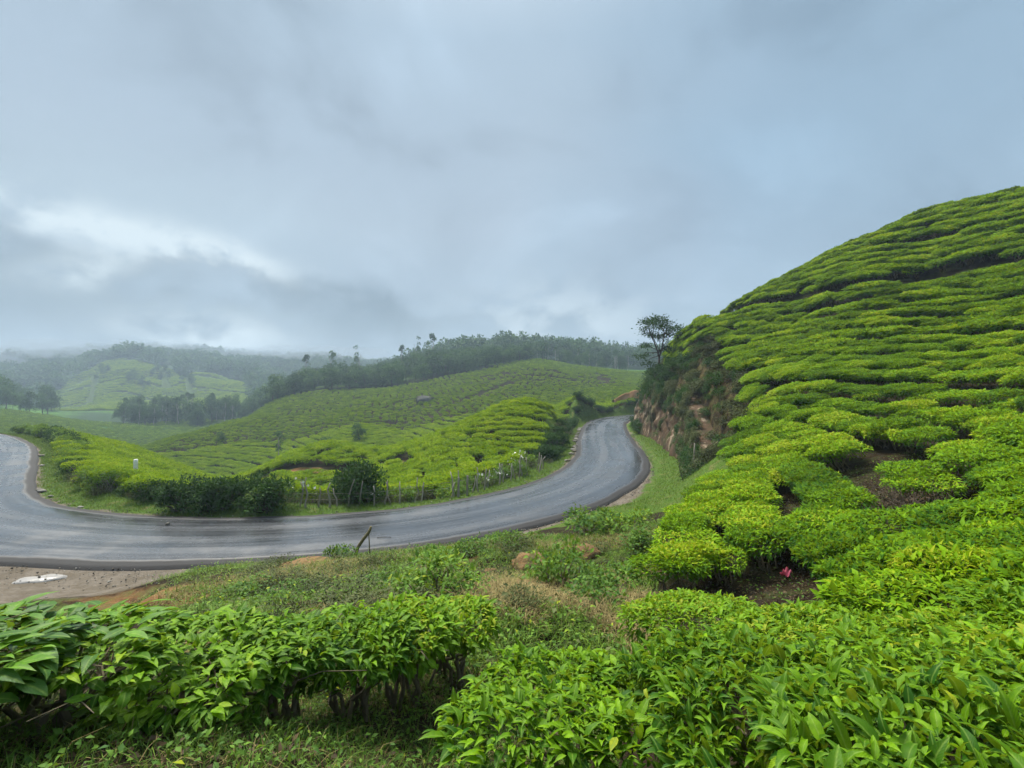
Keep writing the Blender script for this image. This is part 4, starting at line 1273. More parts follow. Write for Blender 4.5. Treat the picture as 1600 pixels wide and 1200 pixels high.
def earth_lumps():
    P = lambda px, d: ((px - 800) / FPX * d, d)
    for i, (px, d, rx, rz, lab) in enumerate([(832, 11.6, .48, .26, "largest orange earth lump on the bank crest"), (764, 11.2, .26, .16, "small round orange earth lump with dry grass"),
                                              (905, 12.6, .52, .20, "flat sandy earth lump beside the leafy shrubs"), (832, 8.2, .34, .12, "bare orange earth patch low on the bank"),
                                              (490, 12.4, .8, .13, "long low orange earth hump at the road edge")]):
        x, y = P(px, d)
        lump("earth_lump", x, y, float(hq(x, y)) + rz * .02, rx, rx * .8, rz, 70 + i, M["earth"], lab, "earth lump")
    x, y = W(662, 646, 150)[:2]
    lump("boulder", x, y, float(height(np.array([x]), np.array([y]))[0]) + 1.1, 3.0, 2.0, 1.6, 88, M["stone"], "grey boulder lying among tea on the wide slope", "boulder")
earth_lumps()

# ------------------------------------------------------------------ grass, dry grass and small ground weeds
def blades(n, xf, seed, h, w, mat, name, label, tmean=.5, lean=.45, kind=3, rise=1.15):
    g = np.random.default_rng(seed)
    x, y = xf(g, n)
    n = len(x)
    z = hq(x, y) - 0.01
    az = g.uniform(0, 6.283, n); el = np.clip(g.normal(rise, lean, n), .03, 1.5)
    D = np.stack([np.cos(az) * np.cos(el), np.sin(az) * np.cos(el), np.sin(el)], 1)
    N = np.stack([-np.cos(az) * np.sin(el), -np.sin(az) * np.sin(el), np.cos(el)], 1) + g.normal(0, .2, (n, 3))
    sc = np.hypot(x, y)
    L = h * g.uniform(.5, 1.4, n)
    WW = np.maximum(w, sc * 0.0007) * g.uniform(.7, 1.3, n)
    v = leaves(np.stack([x, y, z], 1), D, N, L, WW, kind, np.clip(g.normal(tmean, .2, n), 0, .95), g.uniform(.5, 3, n))
    return link(name, leaf_mesh(name, v, M[mat]), kind="stuff", label=label, category="grass")

def verge_b(g, n):
    k = g.integers(I_L - 10, I_R, n); o = HW + 0.15 + g.beta(1.2, 1.2, n) * 2.6
    p = ROAD[k] - ROAD_N[k] * o[:, None] + g.normal(0, .3, (n, 2))
    keep = np.abs(sq(p[:, 0], p[:, 1])) > HW + 0.18 + 0.25 * np.abs(fbm(p[:, 0] / 1.5, p[:, 1] / 1.5, 4, 2)) * 2
    return p[keep, 0], p[keep, 1]
def verge_a(g, n):
    k0 = int(np.argmin(np.hypot(ROAD[:, 0] + 1.0, ROAD[:, 1] - 23.5)))
    k = g.integers(k0, I_R, n); o = HW + 0.9 + g.beta(1.1, 1.2, n) * 5.2
    p = ROAD[k] + ROAD_N[k] * o[:, None] + g.normal(0, .3, (n, 2))
    s = sq(p[:, 0], p[:, 1])
    w0 = HW + np.interp(p[:, 1], [24, 28, 32, 42, 60, 90], [9.0, 6.2, 4.6, 3.3, 2.5, 2.2])
    keep = (s > HW + 0.7 + 1.5 * np.abs(fbm(p[:, 0] / 1.5, p[:, 1] / 1.5, 4, 2))) & (s < w0 + .2) & (~inpoly(p[:, 0], p[:, 1], TEA_A))
    return p[keep, 0], p[keep, 1]
def front(g, n):
    y = g.uniform(0.9, 5.2, n * 3); x = g.uniform(-3.0, 0.8, n * 3)
    k = (~inpoly(x, y, TEA_A)) & ((x + 2.75) / 2.33 < (y - 0.95 + 4.0) / 2.87)
    k &= (y < 0.95 + (x + 2.75) / 2.33 * 2.87 + 1.5) 
    return x[k][:n], y[k][:n]
def bank(g, n):
    d = g.uniform(4.2, 16, n * 3); px = g.uniform(200, 1030, n * 3)
    x, y = (px - 800) / FPX * d, d
    k = (sstep(230, 430, px + 260 * fbm(x / 1.3, y / 1.3, 28, 3)) > g.uniform(0, 1, n * 3)) & (~inpoly(x, y, TEA_A)) & (fbm(x / 1.1, y / 1.1, 18, 3) > -0.20) & (sq(x, y) > HW + 1.6)
    return x[k][:n], y[k][:n]
blades(60000, verge_b, 1, .13, .014, "grass", "verge_grass", "short green grass on the verge below the hedges across the road", .48)
blades(50000, verge_a, 2, .12, .014, "grass", "cutting_grass", "short green grass between the road and the earth cutting", .62)
blades(19000, front, 3, .11, .0045, "grass", "hedge_foot_grass", "thin grass growing at the foot of the hedge row", .30, .4, rise=.85)
blades(3500, front, 4, .15, .004, "straw", "dry_stalks", "dry straw stalks lying at the foot of the hedge row", .5, .3, rise=.25)
def bank_dry(g, n):
    x, y = bank(g, int(n * 2.5)); k = fbm(x / 1.9, y / 1.5, 90, 3) > 0.02
    return x[k][:n], y[k][:n]
def bank_green(g, n):
    x, y = bank(g, int(n * 2.2)); k = fbm(x / 1.9, y / 1.5, 90, 3) < 0.06
    return x[k][:n], y[k][:n]
blades(36000, bank_dry, 5, .22, .010, "straw", "dry_bank_grass", "dry brown grass covering the bank above the road", .6, .4, rise=.42)
def bank_top(g, n):
    x, y = bank(g, int(n * 2.2))
    k = (sstep(8, 11.5, y + 4 * fbm(x / 1.5, y / 1.5, 38, 2)) > g.uniform(0, 1, len(x)))
    return x[k][:n], y[k][:n]
blades(40000, bank_green, 6, .17, .012, "grass", "green_bank_grass", "patchy green grass on the bank above the road", .5, .4, rise=.6)
blades(30000, bank_top, 7, .19, .012, "grass", "crest_grass", "yellow green grass on the crest of the bank by the road", .66, .4, rise=.6)

def ground_weeds(name, mat, xf, n, seed, size, tm, label, lift=0.05, cat="weeds"):
    g = np.random.default_rng(seed)
    x, y = xf(g, n); n = len(x)
    z = hq(x, y) + np.abs(g.normal(0, lift, n))
    az = g.uniform(0, 6.283, n); el = g.normal(.15, .45, n)
    D = np.stack([np.cos(az) * np.cos(el), np.sin(az) * np.cos(el), np.sin(el)], 1)
    N = np.array([0, 0, 1.]) + g.normal(0, .35, (n, 3))
    L = size * g.uniform(.5, 1.5, n)
    v = leaves(np.stack([x, y, z], 1), D, N, L, L * .6, 1, np.clip(g.normal(tm, .2, n), 0, .95), g.uniform(.4, 2, n))
    link(name, leaf_mesh(name, v, M[mat]), kind="stuff", label=label, category=cat)
ground_weeds("small_ground_weeds", "broad", front, 9000, 41, .03, .4, "small round leaved weeds creeping under the hedge row")
ground_weeds("leaf_litter", "litter", front, 6500, 42, .038, .35, "brown fallen leaves littering the ground by the hedge row", .012, "litter")
ground_weeds("bank_undergrowth", "broad", bank_green, 11000, 43, .055, .6, "tangle of small leafy weeds on the bank", .10)
ground_weeds("bank_brush", "scrub", bank, 2500, 44, .07, .5, "brown brushy undergrowth on the bank", .12)
def under_tea(g, n):
    x = g.uniform(-0.2, 13, n * 3); y = g.uniform(4.5, 15, n * 3)
    k = inpoly(x, y, TEA_A)
    return x[k][:n], y[k][:n]
ground_weeds("tea_floor_litter", "litter", under_tea, 16000, 45, .055, .3, "brown litter on the dark soil between the tea bushes", .015, "litter")
ground_weeds("tea_floor_weeds", "broad", under_tea, 6000, 46, .05, .3, "sparse small weeds on the soil between the tea bushes", .03)
# ------------------------------------------------------------------ the earth cutting beside the road
CB = np.array([(9.4, 23.4), (10.0, 25.2), (10.7, 27.4), (11.6, 30.5), (13.4, 36), (14.6, 42), (15.6, 50), (16.6, 60), (18.6, 71), (21.6, 82), (26, 90), (34, 96)], float)
CH = np.array([0.3, 0.6, 0.9, 1.3, 2.6, 4.6, 5.3, 5.4, 5.2, 4.6, 4.2, 4.0])
def build_cliff():
    C = catmull(CB, 10)
    sl = np.concatenate([[0], np.cumsum(np.hypot(*np.diff(C, axis=0).T))])
    u = np.arange(0, sl[-1], 0.22); nv = 34
    bx, by = np.interp(u, sl, C[:, 0]), np.interp(u, sl, C[:, 1])
    sl0 = np.concatenate([[0], np.cumsum(np.hypot(*np.diff(CB, axis=0).T))])
    h = np.interp(u, sl0 * sl[-1] / sl0[-1], CH) * (1 + 0.35 * fbm(u / 5.0, u * 0 + 2.2, 50, 3))
    t = np.stack([np.gradient(bx), np.gradient(by)], 1); t /= np.linalg.norm(t, axis=1)[:, None]
    out = np.stack([-t[:, 1], t[:, 0]], 1)                     # towards the road
    v = np.linspace(-0.06, 1, nv)
    U, Vv = np.meshgrid(u, v, indexing="ij")
    Z = Vv * h[:, None]
    flute = np.abs(fbm(U / 0.9, Z / 5.0, 52, 3)) * 1.2 + fbm(U / 3.4, Z / 3.0, 54, 3) * 1.6 + fbm(U / 0.5, Z / 0.6, 56, 4) * 0.75
    disp = flute * (0.35 + 0.65 * np.sin(np.clip(Vv, 0, 1) * np.pi)) - 0.18 * Z + 0.5 * (1 - np.clip(Vv, 0, 1)) ** 3 + 0.25
    disp = np.where(Vv > 0.93, disp - (Vv - 0.93) * 28, disp)
    X = bx[:, None] + out[:, None, 0] * disp; Y = by[:, None] + out[:, None, 1] * disp
    z0 = hq(bx + out[:, 0] * 0.6, by + out[:, 1] * 0.6)
    Zw = z0[:, None] * np.clip(1 - Vv, 0, 1) * 0 + np.minimum(z0, 0.6)[:, None] + Z
    i = np.arange(U.size).reshape(U.shape)
    q = np.stack([i[:-1, :-1], i[:-1, 1:], i[1:, 1:], i[1:, :-1]], -1).reshape(-1, 4)
    me = mesh_np("road_cutting", np.stack([X, Y, Zw], -1).reshape(-1, 3), quads=q, smooth=True, mats=[M["cliff"]])
    link("road_cutting", me, label="steep red brown earth cutting with pale streaks beside the road curve", category="cutting")
build_cliff()

M["orange"] = earth_mat("bright_orange_earth", (0.24, 0.125, 0.055), (0.46, 0.27, 0.135), (0.30, 0.18, 0.09), 1.5)
def far_bank():
    """the small orange cutting that shows past the bend"""
    n, nv = 40, 14
    u = np.linspace(0, 1, n); v = np.linspace(0, 1, nv)
    U, Vv = np.meshgrid(u, v, indexing="ij")
    X = 21.5 + U * 8.0; Y = 101.5 + U * 2.5 + Vv * 1.2 + fbm(U * 7, Vv * 2, 58, 3) * 1.2
    Z = 0.6 + Vv * (4.6 - 2.2 * (1 - U) ** 2) + fbm(U * 9, Vv * 3, 59, 2) * 0.3
    i = np.arange(U.size).reshape(U.shape)
    q = np.stack([i[:-1, :-1], i[1:, :-1], i[1:, 1:], i[:-1, 1:]], -1).reshape(-1, 4)
    top = np.stack([X[:, -1], Y[:, -1] + 6, Z[:, -1] - 1.5], -1)
    V = np.vstack([np.stack([X, Y, Z], -1).reshape(-1, 3), top])
    k = np.arange(n) + U.size
    q2 = np.stack([i[:-1, -1], i[1:, -1], k[1:], k[:-1]], -1)
    me = mesh_np("orange_bank", V, quads=np.vstack([q, q2]), smooth=True, mats=[M["orange"]])
    link("orange_bank", me, label="small orange earth bank past the bend of the road", category="bank")
far_bank()

# scrub hanging over the cutting, and the shrubs and tree at its far crest
def cutting_plants():
    g = np.random.default_rng(77)
    hang = [shrub_proto(520 + i, 0.9, 0.9, 1100, 0.12, 2, "scrub", nclump=16, tmid=.35, droop=-.5, wood="bark_dark") for i in range(3)]
    hangd = [shrub_proto(530 + i, 1.0, 1.0, 1100, 0.12, 2, "dark_leaf", nclump=16, tmid=.5, droop=-.3, wood="bark_dark") for i in range(3)]
    n = 0
    sl0 = np.concatenate([[0], np.cumsum(np.hypot(*np.diff(CB, axis=0).T))])
    def at(u): return np.interp(u, sl0, CB[:, 0]), np.interp(u, sl0, CB[:, 1])
    for k in range(330):
        u = g.uniform(0, 52); bx, by = at(u)
        s = g.uniform(0.1, 4.6 if by > 34 else 3.0)
        x, y = bx + 0.93 * s, by - 0.36 * s
        if inpoly(np.array([x - .8]), np.array([y + .3]), TEA_A)[0]: continue
        z = float(hq(x, y))
        if s < 1.0 and by > 40 and g.uniform() < .5: continue
        pr = (hang if g.uniform() < .62 else hangd)[k % 3]
        o = put_shrub("cutting_scrub", pr, x, y, g.uniform(.6, 1.25), "dark brownish scrub clinging to the slope above the earth cutting", "scrub", "scrub above the earth cutting", dz=-0.2)
        n += 1
    # scrub patches low on the face
    for k in range(170):
        u = g.uniform(0, 46); bx, by = at(u)
        hh = np.interp(u, sl0, CH) * (g.uniform(.15, .95) if k % 2 else g.uniform(.85, 1.12))
        if by > 42 and hh < 3.0 and g.uniform() < .7: continue
        o = empty("cutting_creeper", (bx - 0.25 + 0.18 * hh, by - .15, hh), (0, -0.9, g.uniform(-.4, .4)), [g.uniform(.45, .95)] * 3, label="dark creeper clump growing on the face of the earth cutting", category="creeper", group="creepers on the cutting")
        pr = (hang + hangd)[k % 6]
        link("stems", pr[1], o); link("foliage", pr[0], o)
    # dense dark shrubs at the far crest under the tree
    for i, (px, py, d, s) in enumerate([(1026, 560, 60, 2.0), (1036, 545, 61, 1.9), (1022, 590, 64, 2.0), (1048, 560, 57, 1.8), (1032, 590, 58, 1.8), (1060, 575, 54, 1.6), (1016, 552, 68, 2.0), (1030, 530, 66, 1.9), (1048, 600, 55, 1.5),
                                        (1075, 590, 51, 1.4), (1018, 615, 62, 1.6), (1052, 530, 60, 1.3), (1020, 530, 72, 1.9)]):
        x, y, z = W(px, py, d)
        z = float(hq(x, y))
        o = empty("crest_shrub", (x, y, z - s * .15), (0, 0, g.uniform(0, 6.28)), (s, s, s), label="dense dark green shrub on the cutting's crest under the lone tree", category="shrub", group="dark shrubs on the cutting's crest")
        link("stems", DARK[i % 4][1], o); link("foliage", DARK[i % 4][0], o)
    # leafy shrubs at the foot of the cutting by the road
    for i, (px, py, d) in enumerate([(996, 650, 66), (1000, 668, 60), (994, 640, 74), (1006, 655, 62)]):
        x, y, z = W(px, py, d)
        put_shrub("foot_shrub", DARK[(i + 1) % 4], x, y, 1.15, "green shrub at the foot of the cutting where the road disappears", "shrub", "shrubs at the cutting's foot")
    # the lone tree: thin forked stem with flat leafy plates
    gg = np.random.default_rng(81)
    x, y, z = W(1027, 545, 61); z = float(hq(x, y)) - .3
    base = np.array([0., 0, 0])
    tips = []
    wood = [branch(base, (0.25, 0, 4.0), .17, .12, .02, 5, 6, gg)]
    forks = [((0.25, 0, 4.0), (-0.7, .3, 6.2)), ((0.25, 0, 4.0), (0.9, -.2, 6.4))]
    ends = []
    for a, b in forks:
        wood.append(branch(a, b, .10, .07, .04, 4, 5, gg))
        for k in range(6):
            e = np.array(b) + np.array([gg.normal(0.1, 1.0), gg.normal(0, .9), gg.uniform(-0.4, 1.6)])
            wood.append(branch(b, e, .05, .015, .08, 4, 4, gg)); ends.append(e)
    for e in [(2.9, 0, 6.3), (2.2, .3, 7.0), (-1.6, 0, 5.2), (-1.5, .2, 6.9), (0.2, 0, 8.0), (1.6, 0.2, 4.9), (-1.9, 0, 4.2), (-1.2, 0, 3.4), (3.4, 0, 6.5)]:
        wood.append(branch((0.3, 0, 4.6), e, .05, .015, .06, 5, 4, gg)); ends.append(np.array(e, float))
    E = np.array(ends); n = 3000
    w = gg.integers(0, len(E), n)
    off = gg.normal(0, 1, (n, 3)) * np.array([.48, .48, .13])
    D = unit(off + gg.normal(0, .4, (n, 3))); N = np.array([0, 0, 1.]) + gg.normal(0, .4, (n, 3))
    L = .27 * gg.uniform(.6, 1.3, n)
    crown = leaf_mesh("crown", leaves(E[w] + off, D, N, L, L * .6, 2, np.clip(gg.normal(.4, .2, n), 0, .9)), M["dark_leaf"])
    t = empty("lone_tree", (x, y, z), (0, 0, 0), (0.98, 0.98, 1.24), label="open crowned lone tree on the crest beside the hill", category="tree")
    link("trunk", wood_mesh("trunk", wood, M["bark_dark"]), t); link("crown", crown, t)
cutting_plants()

# ------------------------------------------------------------------ hedge and stick fence across the road
def across_road():
    g = np.random.default_rng(55)
    def along(i_from, i_to, off, step):
        k = np.arange(i_from, i_to)
        L = np.concatenate([[0], np.cumsum(np.hypot(*np.diff(ROAD[k], axis=0).T))])
        s = np.arange(0, L[-1], step)
        kk = np.interp(s, L, k).astype(int)
        return [(ROAD[j] - ROAD_N[j] * (HW + off), j) for j in kk]
    ix = lambda x, y: int(np.argmin(np.hypot(ROAD[:, 0] - x, ROAD[:, 1] - y)))
    jA, jB, jC, jD, jE = ix(-66, 58), ix(-40, 37), ix(-15.5, 19.8), ix(-9.8, 20), ix(5.5, 33)
    wall = [shrub_proto(560 + i, 0.95, 1.35, 1300, 0.14, 2, "broad", nclump=20, tmid=.62, r=.025) for i in range(3)]
    for i, (p, j) in enumerate(along(jA, jB, 2.3, 1.25)):
        put_shrub("hedge_shrub", wall[i % 3] if i % 3 else DARK[i % 4], p[0] + g.normal(0, .2), p[1] + g.normal(0, .2), g.uniform(.95, 1.25), "green shrub in the tall hedge where the road bends away", "hedge shrub", "hedge shrubs at the far bend")
    tb = [tea_parts(340 + i, 620, 300, 2, R=0.8, Ht=1.15, leaf=0.13, up=.4, skirt=.3) for i in range(3)]
    tb = [(leaf_mesh("foliage", p, M["tea_knoll"]), wood_mesh("stems", tea_wood(80 + i, R=.8, Ht=1.1, nb=10, twigs=14), M["bark_pale"])) for i, p in enumerate(tb)]
    for r, off in enumerate((2.1, 3.2, 4.4)):
        for i, (p, j) in enumerate(along(jB - 6, jC - 5, off, 1.05)):
            if r == 0 and i % 4:
                put_shrub("hedge_shrub", (DARK + SCRB + wall)[g.integers(0, 11)], p[0] + g.normal(0, .2), p[1] + g.normal(0, .2), g.uniform(.75, 1.05), "dark uneven shrub in the hedge along the left bend's verge", "hedge shrub", "dark hedge shrubs at the left bend")
                continue
            put_shrub("hedge_tea_bush", tb[i % 3], p[0] + g.normal(0, .12), p[1] + g.normal(0, .12), g.uniform(.9, 1.1),
                      ["bare stemmed tea bush in the roadside row below the white marker post", "bright tea bush in the middle row behind the roadside stems", "bright tea bush in the back row before the valley drop"][r],
                      "tea bush", ["roadside tea row at the left bend", "middle tea row at the left bend", "back tea row at the left bend"][r], sz=g.uniform(.85, 1.1))
    # dark round shrubs
    for (px, d, s, sz, lab) in [(282, 23.9, 1.15, 1.3, "dark shrub with drooping fern like leaves at the hedge's end"), (322, 23.8, 1.15, 1.25, "dark green shrub between the two rounder ones by the road"),
                                (352, 24.0, 1.2, 1.3, "small dark shrub beside the big round one"), (418, 23.7, 1.35, 1.4, "large round dark shrub with small pale flowers by the road"), (395, 24.3, 1.15, 1.3, "dark shrub tucked behind the large round one"),
                                (566, 26.0, 1.45, 1.85, "tall dark feathery shrub behind the stick fence"), (548, 26.4, 1.15, 1.4, "dark shrub left of the feathery one at the stick fence")]:
        x, y = (px - 800) / FPX * d, d
        put_shrub("round_shrub", DARK[int(px) % 4], x, y, s, lab, "shrub", None, None, sz)
    # low green scrub in and behind the fence
    for i, (p, j) in enumerate(along(jD - 6, ix(7.4, 38), 2.7, 0.75)):
        pr = (GREENS + SCRB[:2])[g.integers(0, 5)]
        put_shrub("fence_shrub", pr, p[0] + g.normal(0, .35), p[1] + g.normal(0, .35), g.uniform(.6, 1.05) * (1.3 if pr in SCRB else 1), "light green scrubby bush growing through the stick fence", "shrub", "bushes along the stick fence")
    for i, (p, j) in enumerate(along(ix(7.4, 38), I_R + 4, 2.2, 1.15)):
        put_shrub("bend_hedge_shrub", (DARK + SCRB)[g.integers(0, 8)], p[0] + g.normal(0, .25), p[1] + g.normal(0, .25), g.uniform(.75, 1.1) * 1.05, "dark hedge shrub along the road's bend below the bright knoll", "hedge shrub", "hedge shrubs round the bend")
    # stick fence: one thing, each post a part
    fence = empty("stick_fence", (ROAD[jD][0], ROAD[jD][1], 0), label="rough fence of crooked pale stakes along the far road verge", category="fence")
    f0 = Vector(fence.location)
    pts = along(jD - 4, ix(6.8, 36), 1.55, 0.62)
    hv = []
    for i, (p, j) in enumerate(pts):
        if g.uniform() < .22: continue
        x, y = p + g.normal(0, .12, 2); z = float(hq(x, y)); h = g.uniform(.85, 1.5)
        v, q, t, a = branch((0, 0, -0.2), (g.normal(0, .14), g.normal(0, .10), h), g.uniform(.04, .065), .03, .04, 5, 6, g)
        me = mesh_np("post", v, quads=q, tris=t, smooth=True, mats=[M["bark_pale"] if g.uniform() < .35 else M["post"]])
        o = link("post", me, fence, (x - f0.x, y - f0.y, z))
        if i % 4 == 0: hv.append((x - f0.x, y - f0.y, z + .65))
    for hh in (0.0, -0.3):
        v = tube(np.array(hv) + np.array([0, 0, hh]), .006, 4)
        link("wire", mesh_np("wire", v[0], quads=v[1], tris=v[2], mats=[M["post"]]), fence)
    # two squared posts near the road's sweep
    for (px, d, lab) in [(716, 27.2, "short grey squared post beside the white flowers"), (730, 27.6, "taller grey squared post at the fence's upper end")]:
        x, y = (px - 800) / FPX * d, d
        me = squared_post(.11, 1.15, M["post"]); link("fence_post", me, None, (x, y, float(hq(x, y))), label=lab, category="post")
    # white marker post above the tea at the bend
    x, y = (212 - 800) / FPX * 31.5, 31.5
    t = empty("marker_post", (x, y, float(hq(x, y))), label="thin marker post with white cap rising from the bright tea", category="post")
    link("shaft", squared_post(.07, 1.55, M["post"]), t)
    mw, nt = new_mat("white_paint"); surf(nt, (.80, .80, .78), .5, .4)
    c = link("cap", squared_post(.18, .45, mw), t, (0, 0, 1.55))

def squared_post(w, h, mat):
    v = []
    for z, k in ((-.2, 1.0), (h * .5, .96), (h - .03, .95), (h, .72)):
        for sx, sy in ((-1, -1), (1, -1), (1, 1), (-1, 1)): v.append((sx * w * k / 2 + .02 * z, sy * w * k / 2, z))
    q = [(a * 4 + b, a * 4 + (b + 1) % 4, a * 4 + 4 + (b + 1) % 4, a * 4 + 4 + b) for a in range(3) for b in range(4)] + [(12, 13, 14, 15)]
    return mesh_np("post", v, quads=q, mats=[mat])
across_road()

def fence_flowers():
    """small white trumpet flowers on some of the fence bushes"""
    g = np.random.default_rng(66)
    m, nt = new_mat("white_petal"); surf(nt, (.78, .77, .70), .6, .2)
    n = 9
    Pp = np.stack([g.normal(0, .45, n), g.normal(0, .35, n) - .3, g.uniform(.5, 1.0, n)], 1)
    L = .13 * g.uniform(.7, 1.2, n)
    me = leaf_mesh("flowers", [leaves(Pp, g.normal(0, 1, (n, 3)) + np.array([0, -.6, 0]), g.normal(0, .5, (n, 3)) + np.array([0, -1., .3]), L, L * .9, 1, np.full(n, .5)) for _ in range(2)], m)
    fs = [o for o in COL.objects if o.get("group") == "bushes along the stick fence"]
    for o in fs[1::4]:
        link("flowers", me, o)
        del o["group"]
        o["label"] = "scrubby bush with small white flowers in the stick fence, %.0f paces along" % 0
    fl = [o for o in fs[1::4]]
    fl.sort(key=lambda o: o.location.x / o.location.y)
    for i, o in enumerate(fl): o["label"] = "white flowered bush in the stick fence, %s from the left" % ORD[i]
fence_flowers()

# ------------------------------------------------------------------ small things near the road
M["dead_wood"] = bark("dead_wood", (0.035, 0.026, 0.018), (0.14, 0.11, 0.08))
def small_things():
    g = np.random.default_rng(91)
    P = lambda px, d: ((px - 800) / FPX * d, d)
    # bent stick and its prop
    x, y = P(553, 14.4); z = float(hq(x, y))
    t = empty("bent_stick", (x, y, z), label="bent mossy stick with a thin prop standing at the road edge", category="stick")
    v = tube(np.array([(0, 0, -.25), (.05, 0, .2), (.12, 0, .42), (.28, .02, .66), (.44, .02, .86), (.50, .02, 1.02)]), np.array([.055, .055, .05, .05, .045, .035]), 7)
    link("main_stick", mesh_np("main_stick", v[0], quads=v[1], tris=v[2], smooth=True, mats=[M["stick"]]), t)
    v = tube(np.array([(.46, .05, -.2), (.45, .05, .3), (.43, .03, .8)]), np.array([.02, .02, .016]), 5)
    link("prop", mesh_np("prop", v[0], quads=v[1], tris=v[2], smooth=True, mats=[M["stick"]]), t)
    x, y = P(552 - 15, 13.9)
    v = branch((0, 0, -.1), (.01, 0, .55), .018, .012, .03, 4, 5, g)
    # stakes by the cutting
    x, y = P(1084, 29); z = float(hq(x, y))
    v = branch((0, 0, -.2), (.06, 0, 2.1), .05, .04, .015, 5, 6, g)
    link("stake", mesh_np("stake", v[0], quads=v[1], tris=v[2], smooth=True, mats=[M["post"]]), None, (x, y, z), label="thin upright stake at the foot of the cutting", category="stake")
    x, y = P(1066, 27.5); z = float(hq(x, y))
    v = tube(np.array([(.1, 0, -.1), (-.05, 0, .35), (-.12, 0, .6), (-.2, .02, 1.15)]), np.array([.03, .025, .02, .01]), 5)
    link("bare_sapling", mesh_np("bare_sapling", v[0], quads=v[1], tris=v[2], smooth=True, mats=[M["bark_dark"]]), None, (x, y, z), label="bare crooked sapling on the grass below the cutting", category="sapling")
    # pale slab in the dirt lay-by
    m, nt = new_mat("wet_concrete")
    n = noise_n(nt, pos_n(nt), 5, 5, .6)
    surf(nt, mix_n(nt, n, (.16, .15, .14), (.50, .48, .46)), .35, .5, n, .01)
    th = np.linspace(0, 6.283, 40, endpoint=False)
    r = 1 + .22 * np.sin(2 * th + .5) + .10 * np.sin(5 * th)
    x0, y0 = -15.3, 15.75
    ring = np.stack([x0 + .62 * r * np.cos(th), y0 + .40 * r * np.sin(th)], 1)
    zz = hq(ring[:, 0], ring[:, 1])
    V = np.vstack([np.column_stack([ring, zz - .05]), np.column_stack([ring * .97 + np.array([x0, y0]) * .03, zz + .035]), [[x0, y0, float(hq(x0, y0)) + .05]]])
    k = np.arange(40); kn = np.roll(k, -1)
    link("concrete_patch", mesh_np("concrete_patch", V, quads=np.stack([k, kn, kn + 40, k + 40], 1), tris=np.stack([k + 40, kn + 40, np.full(40, 80)], 1), mats=[m]), label="pale wet concrete patch on the dirt beside the road", category="concrete patch")
    # sandy puddle by the curve
    # pale broken kerb stones on the inside edge
    def kerb(i, k, side, s):
        p = ROAD[k] - side * ROAD_N[k] * (HW + .32 + .1 * math.sin(i * 2.1))
        lump("kerb_stone", p[0], p[1], .0, s * .24, s * .16, s * .07, 120 + i, M["pale"], ["pale broken kerb stone along the inner edge at the left bend", "pale broken kerb stone along the road edge below the knoll"][0 if p[0] < 0 else 1], "kerb stone",
             ["kerb stones at the left bend", "kerb stones below the knoll"][0 if p[0] < 0 else 1], 2)
    ix = lambda x, y: int(np.argmin(np.hypot(ROAD[:, 0] - x, ROAD[:, 1] - y)))
    i = 0
    for k in range(ix(-44, 41), ix(-22, 21), 1):
        if g.uniform() < .18: kerb(i, k, 1, g.uniform(.6, 1.3)); i += 1
    for k in range(ix(7.6, 38.5), ix(13, 68), 1):
        if g.uniform() < .5: kerb(i, k, 1, g.uniform(.7, 1.4)); i += 1
    # pink litter in the gap between the tea rows
    m, nt = new_mat("pink_plastic")
    surf(nt, (.80, .16, .26), .4, .4)
    x, y = LIT; z = float(hq(x, y)) + .03
    n = 9
    U, Vv = np.meshgrid(np.linspace(-1, 1, n), np.linspace(-1, 1, n), indexing="ij")
    zz = .05 * np.sin(U * 4 + Vv * 2) + .04 * np.cos(Vv * 5 - U * 3) + .05 * (1 - U ** 2) * (1 - Vv ** 2) + .06
    V = np.stack([U * .085 * (1 + .2 * np.sin(Vv * 4)), Vv * .06 * (1 + .25 * np.cos(U * 5)), zz], -1).reshape(-1, 3)
    V2 = V - np.array([0, 0, .012])
    ii = np.arange(n * n).reshape(n, n)
    q = np.stack([ii[:-1, :-1], ii[1:, :-1], ii[1:, 1:], ii[:-1, 1:]], -1).reshape(-1, 4)
    link("pink_litter", mesh_np("pink_litter", np.vstack([V, V2]), quads=np.vstack([q, q[:, ::-1] + n * n]), smooth=True, mats=[m]), None, (x, y, z), label="crumpled pink plastic scrap on bare soil between tea bushes", category="litter")
    # small white stone on the road
    x, y = W(262, 822, EYE * FPX / 222)[:2]
    lump("white_stone", x, y, .10, .09, .07, .06, 150, M["pale"], "small white stone lying on the wet road", "stone", None, 2)
    # thin dark twig on the road
    x, y = W(600, 843, EYE * FPX / 243)[:2]
    v = branch((-.28, 0, .075), (.28, .03, .075), .014, .01, .015, 5, 5, g)
    link("fallen_twig", mesh_np("fallen_twig", v[0], quads=v[1], tris=v[2], mats=[M["bark_dark"]]), None, (x, y, 0), label="short dark twig lying across the near lane", category="twig")
    # dead bare bushes in the gap up the hill
    for i, (px, d, s) in enumerate([(1385, 9.4, 1.1), (1442, 9.8, 1.15), (1350, 10.0, .95), (1405, 10.6, 1.1)]):
        x, y = P(px, d)
        gg = np.random.default_rng(700 + i)
        parts = []
        for k in range(70):
            a = gg.uniform(0, 6.283); r = gg.uniform(.15, .6)
            e = np.array([r * math.cos(a), r * math.sin(a), gg.uniform(.25, .62)])
            parts.append(branch((gg.normal(0, .05), gg.normal(0, .05), -.05), e, .012, .004, .12, 4, 3, gg))
            for _ in range(2):
                parts.append(branch(e * gg.uniform(.6, 1), e + gg.normal(0, .13, 3), .005, .002, .1, 3, 3, gg))
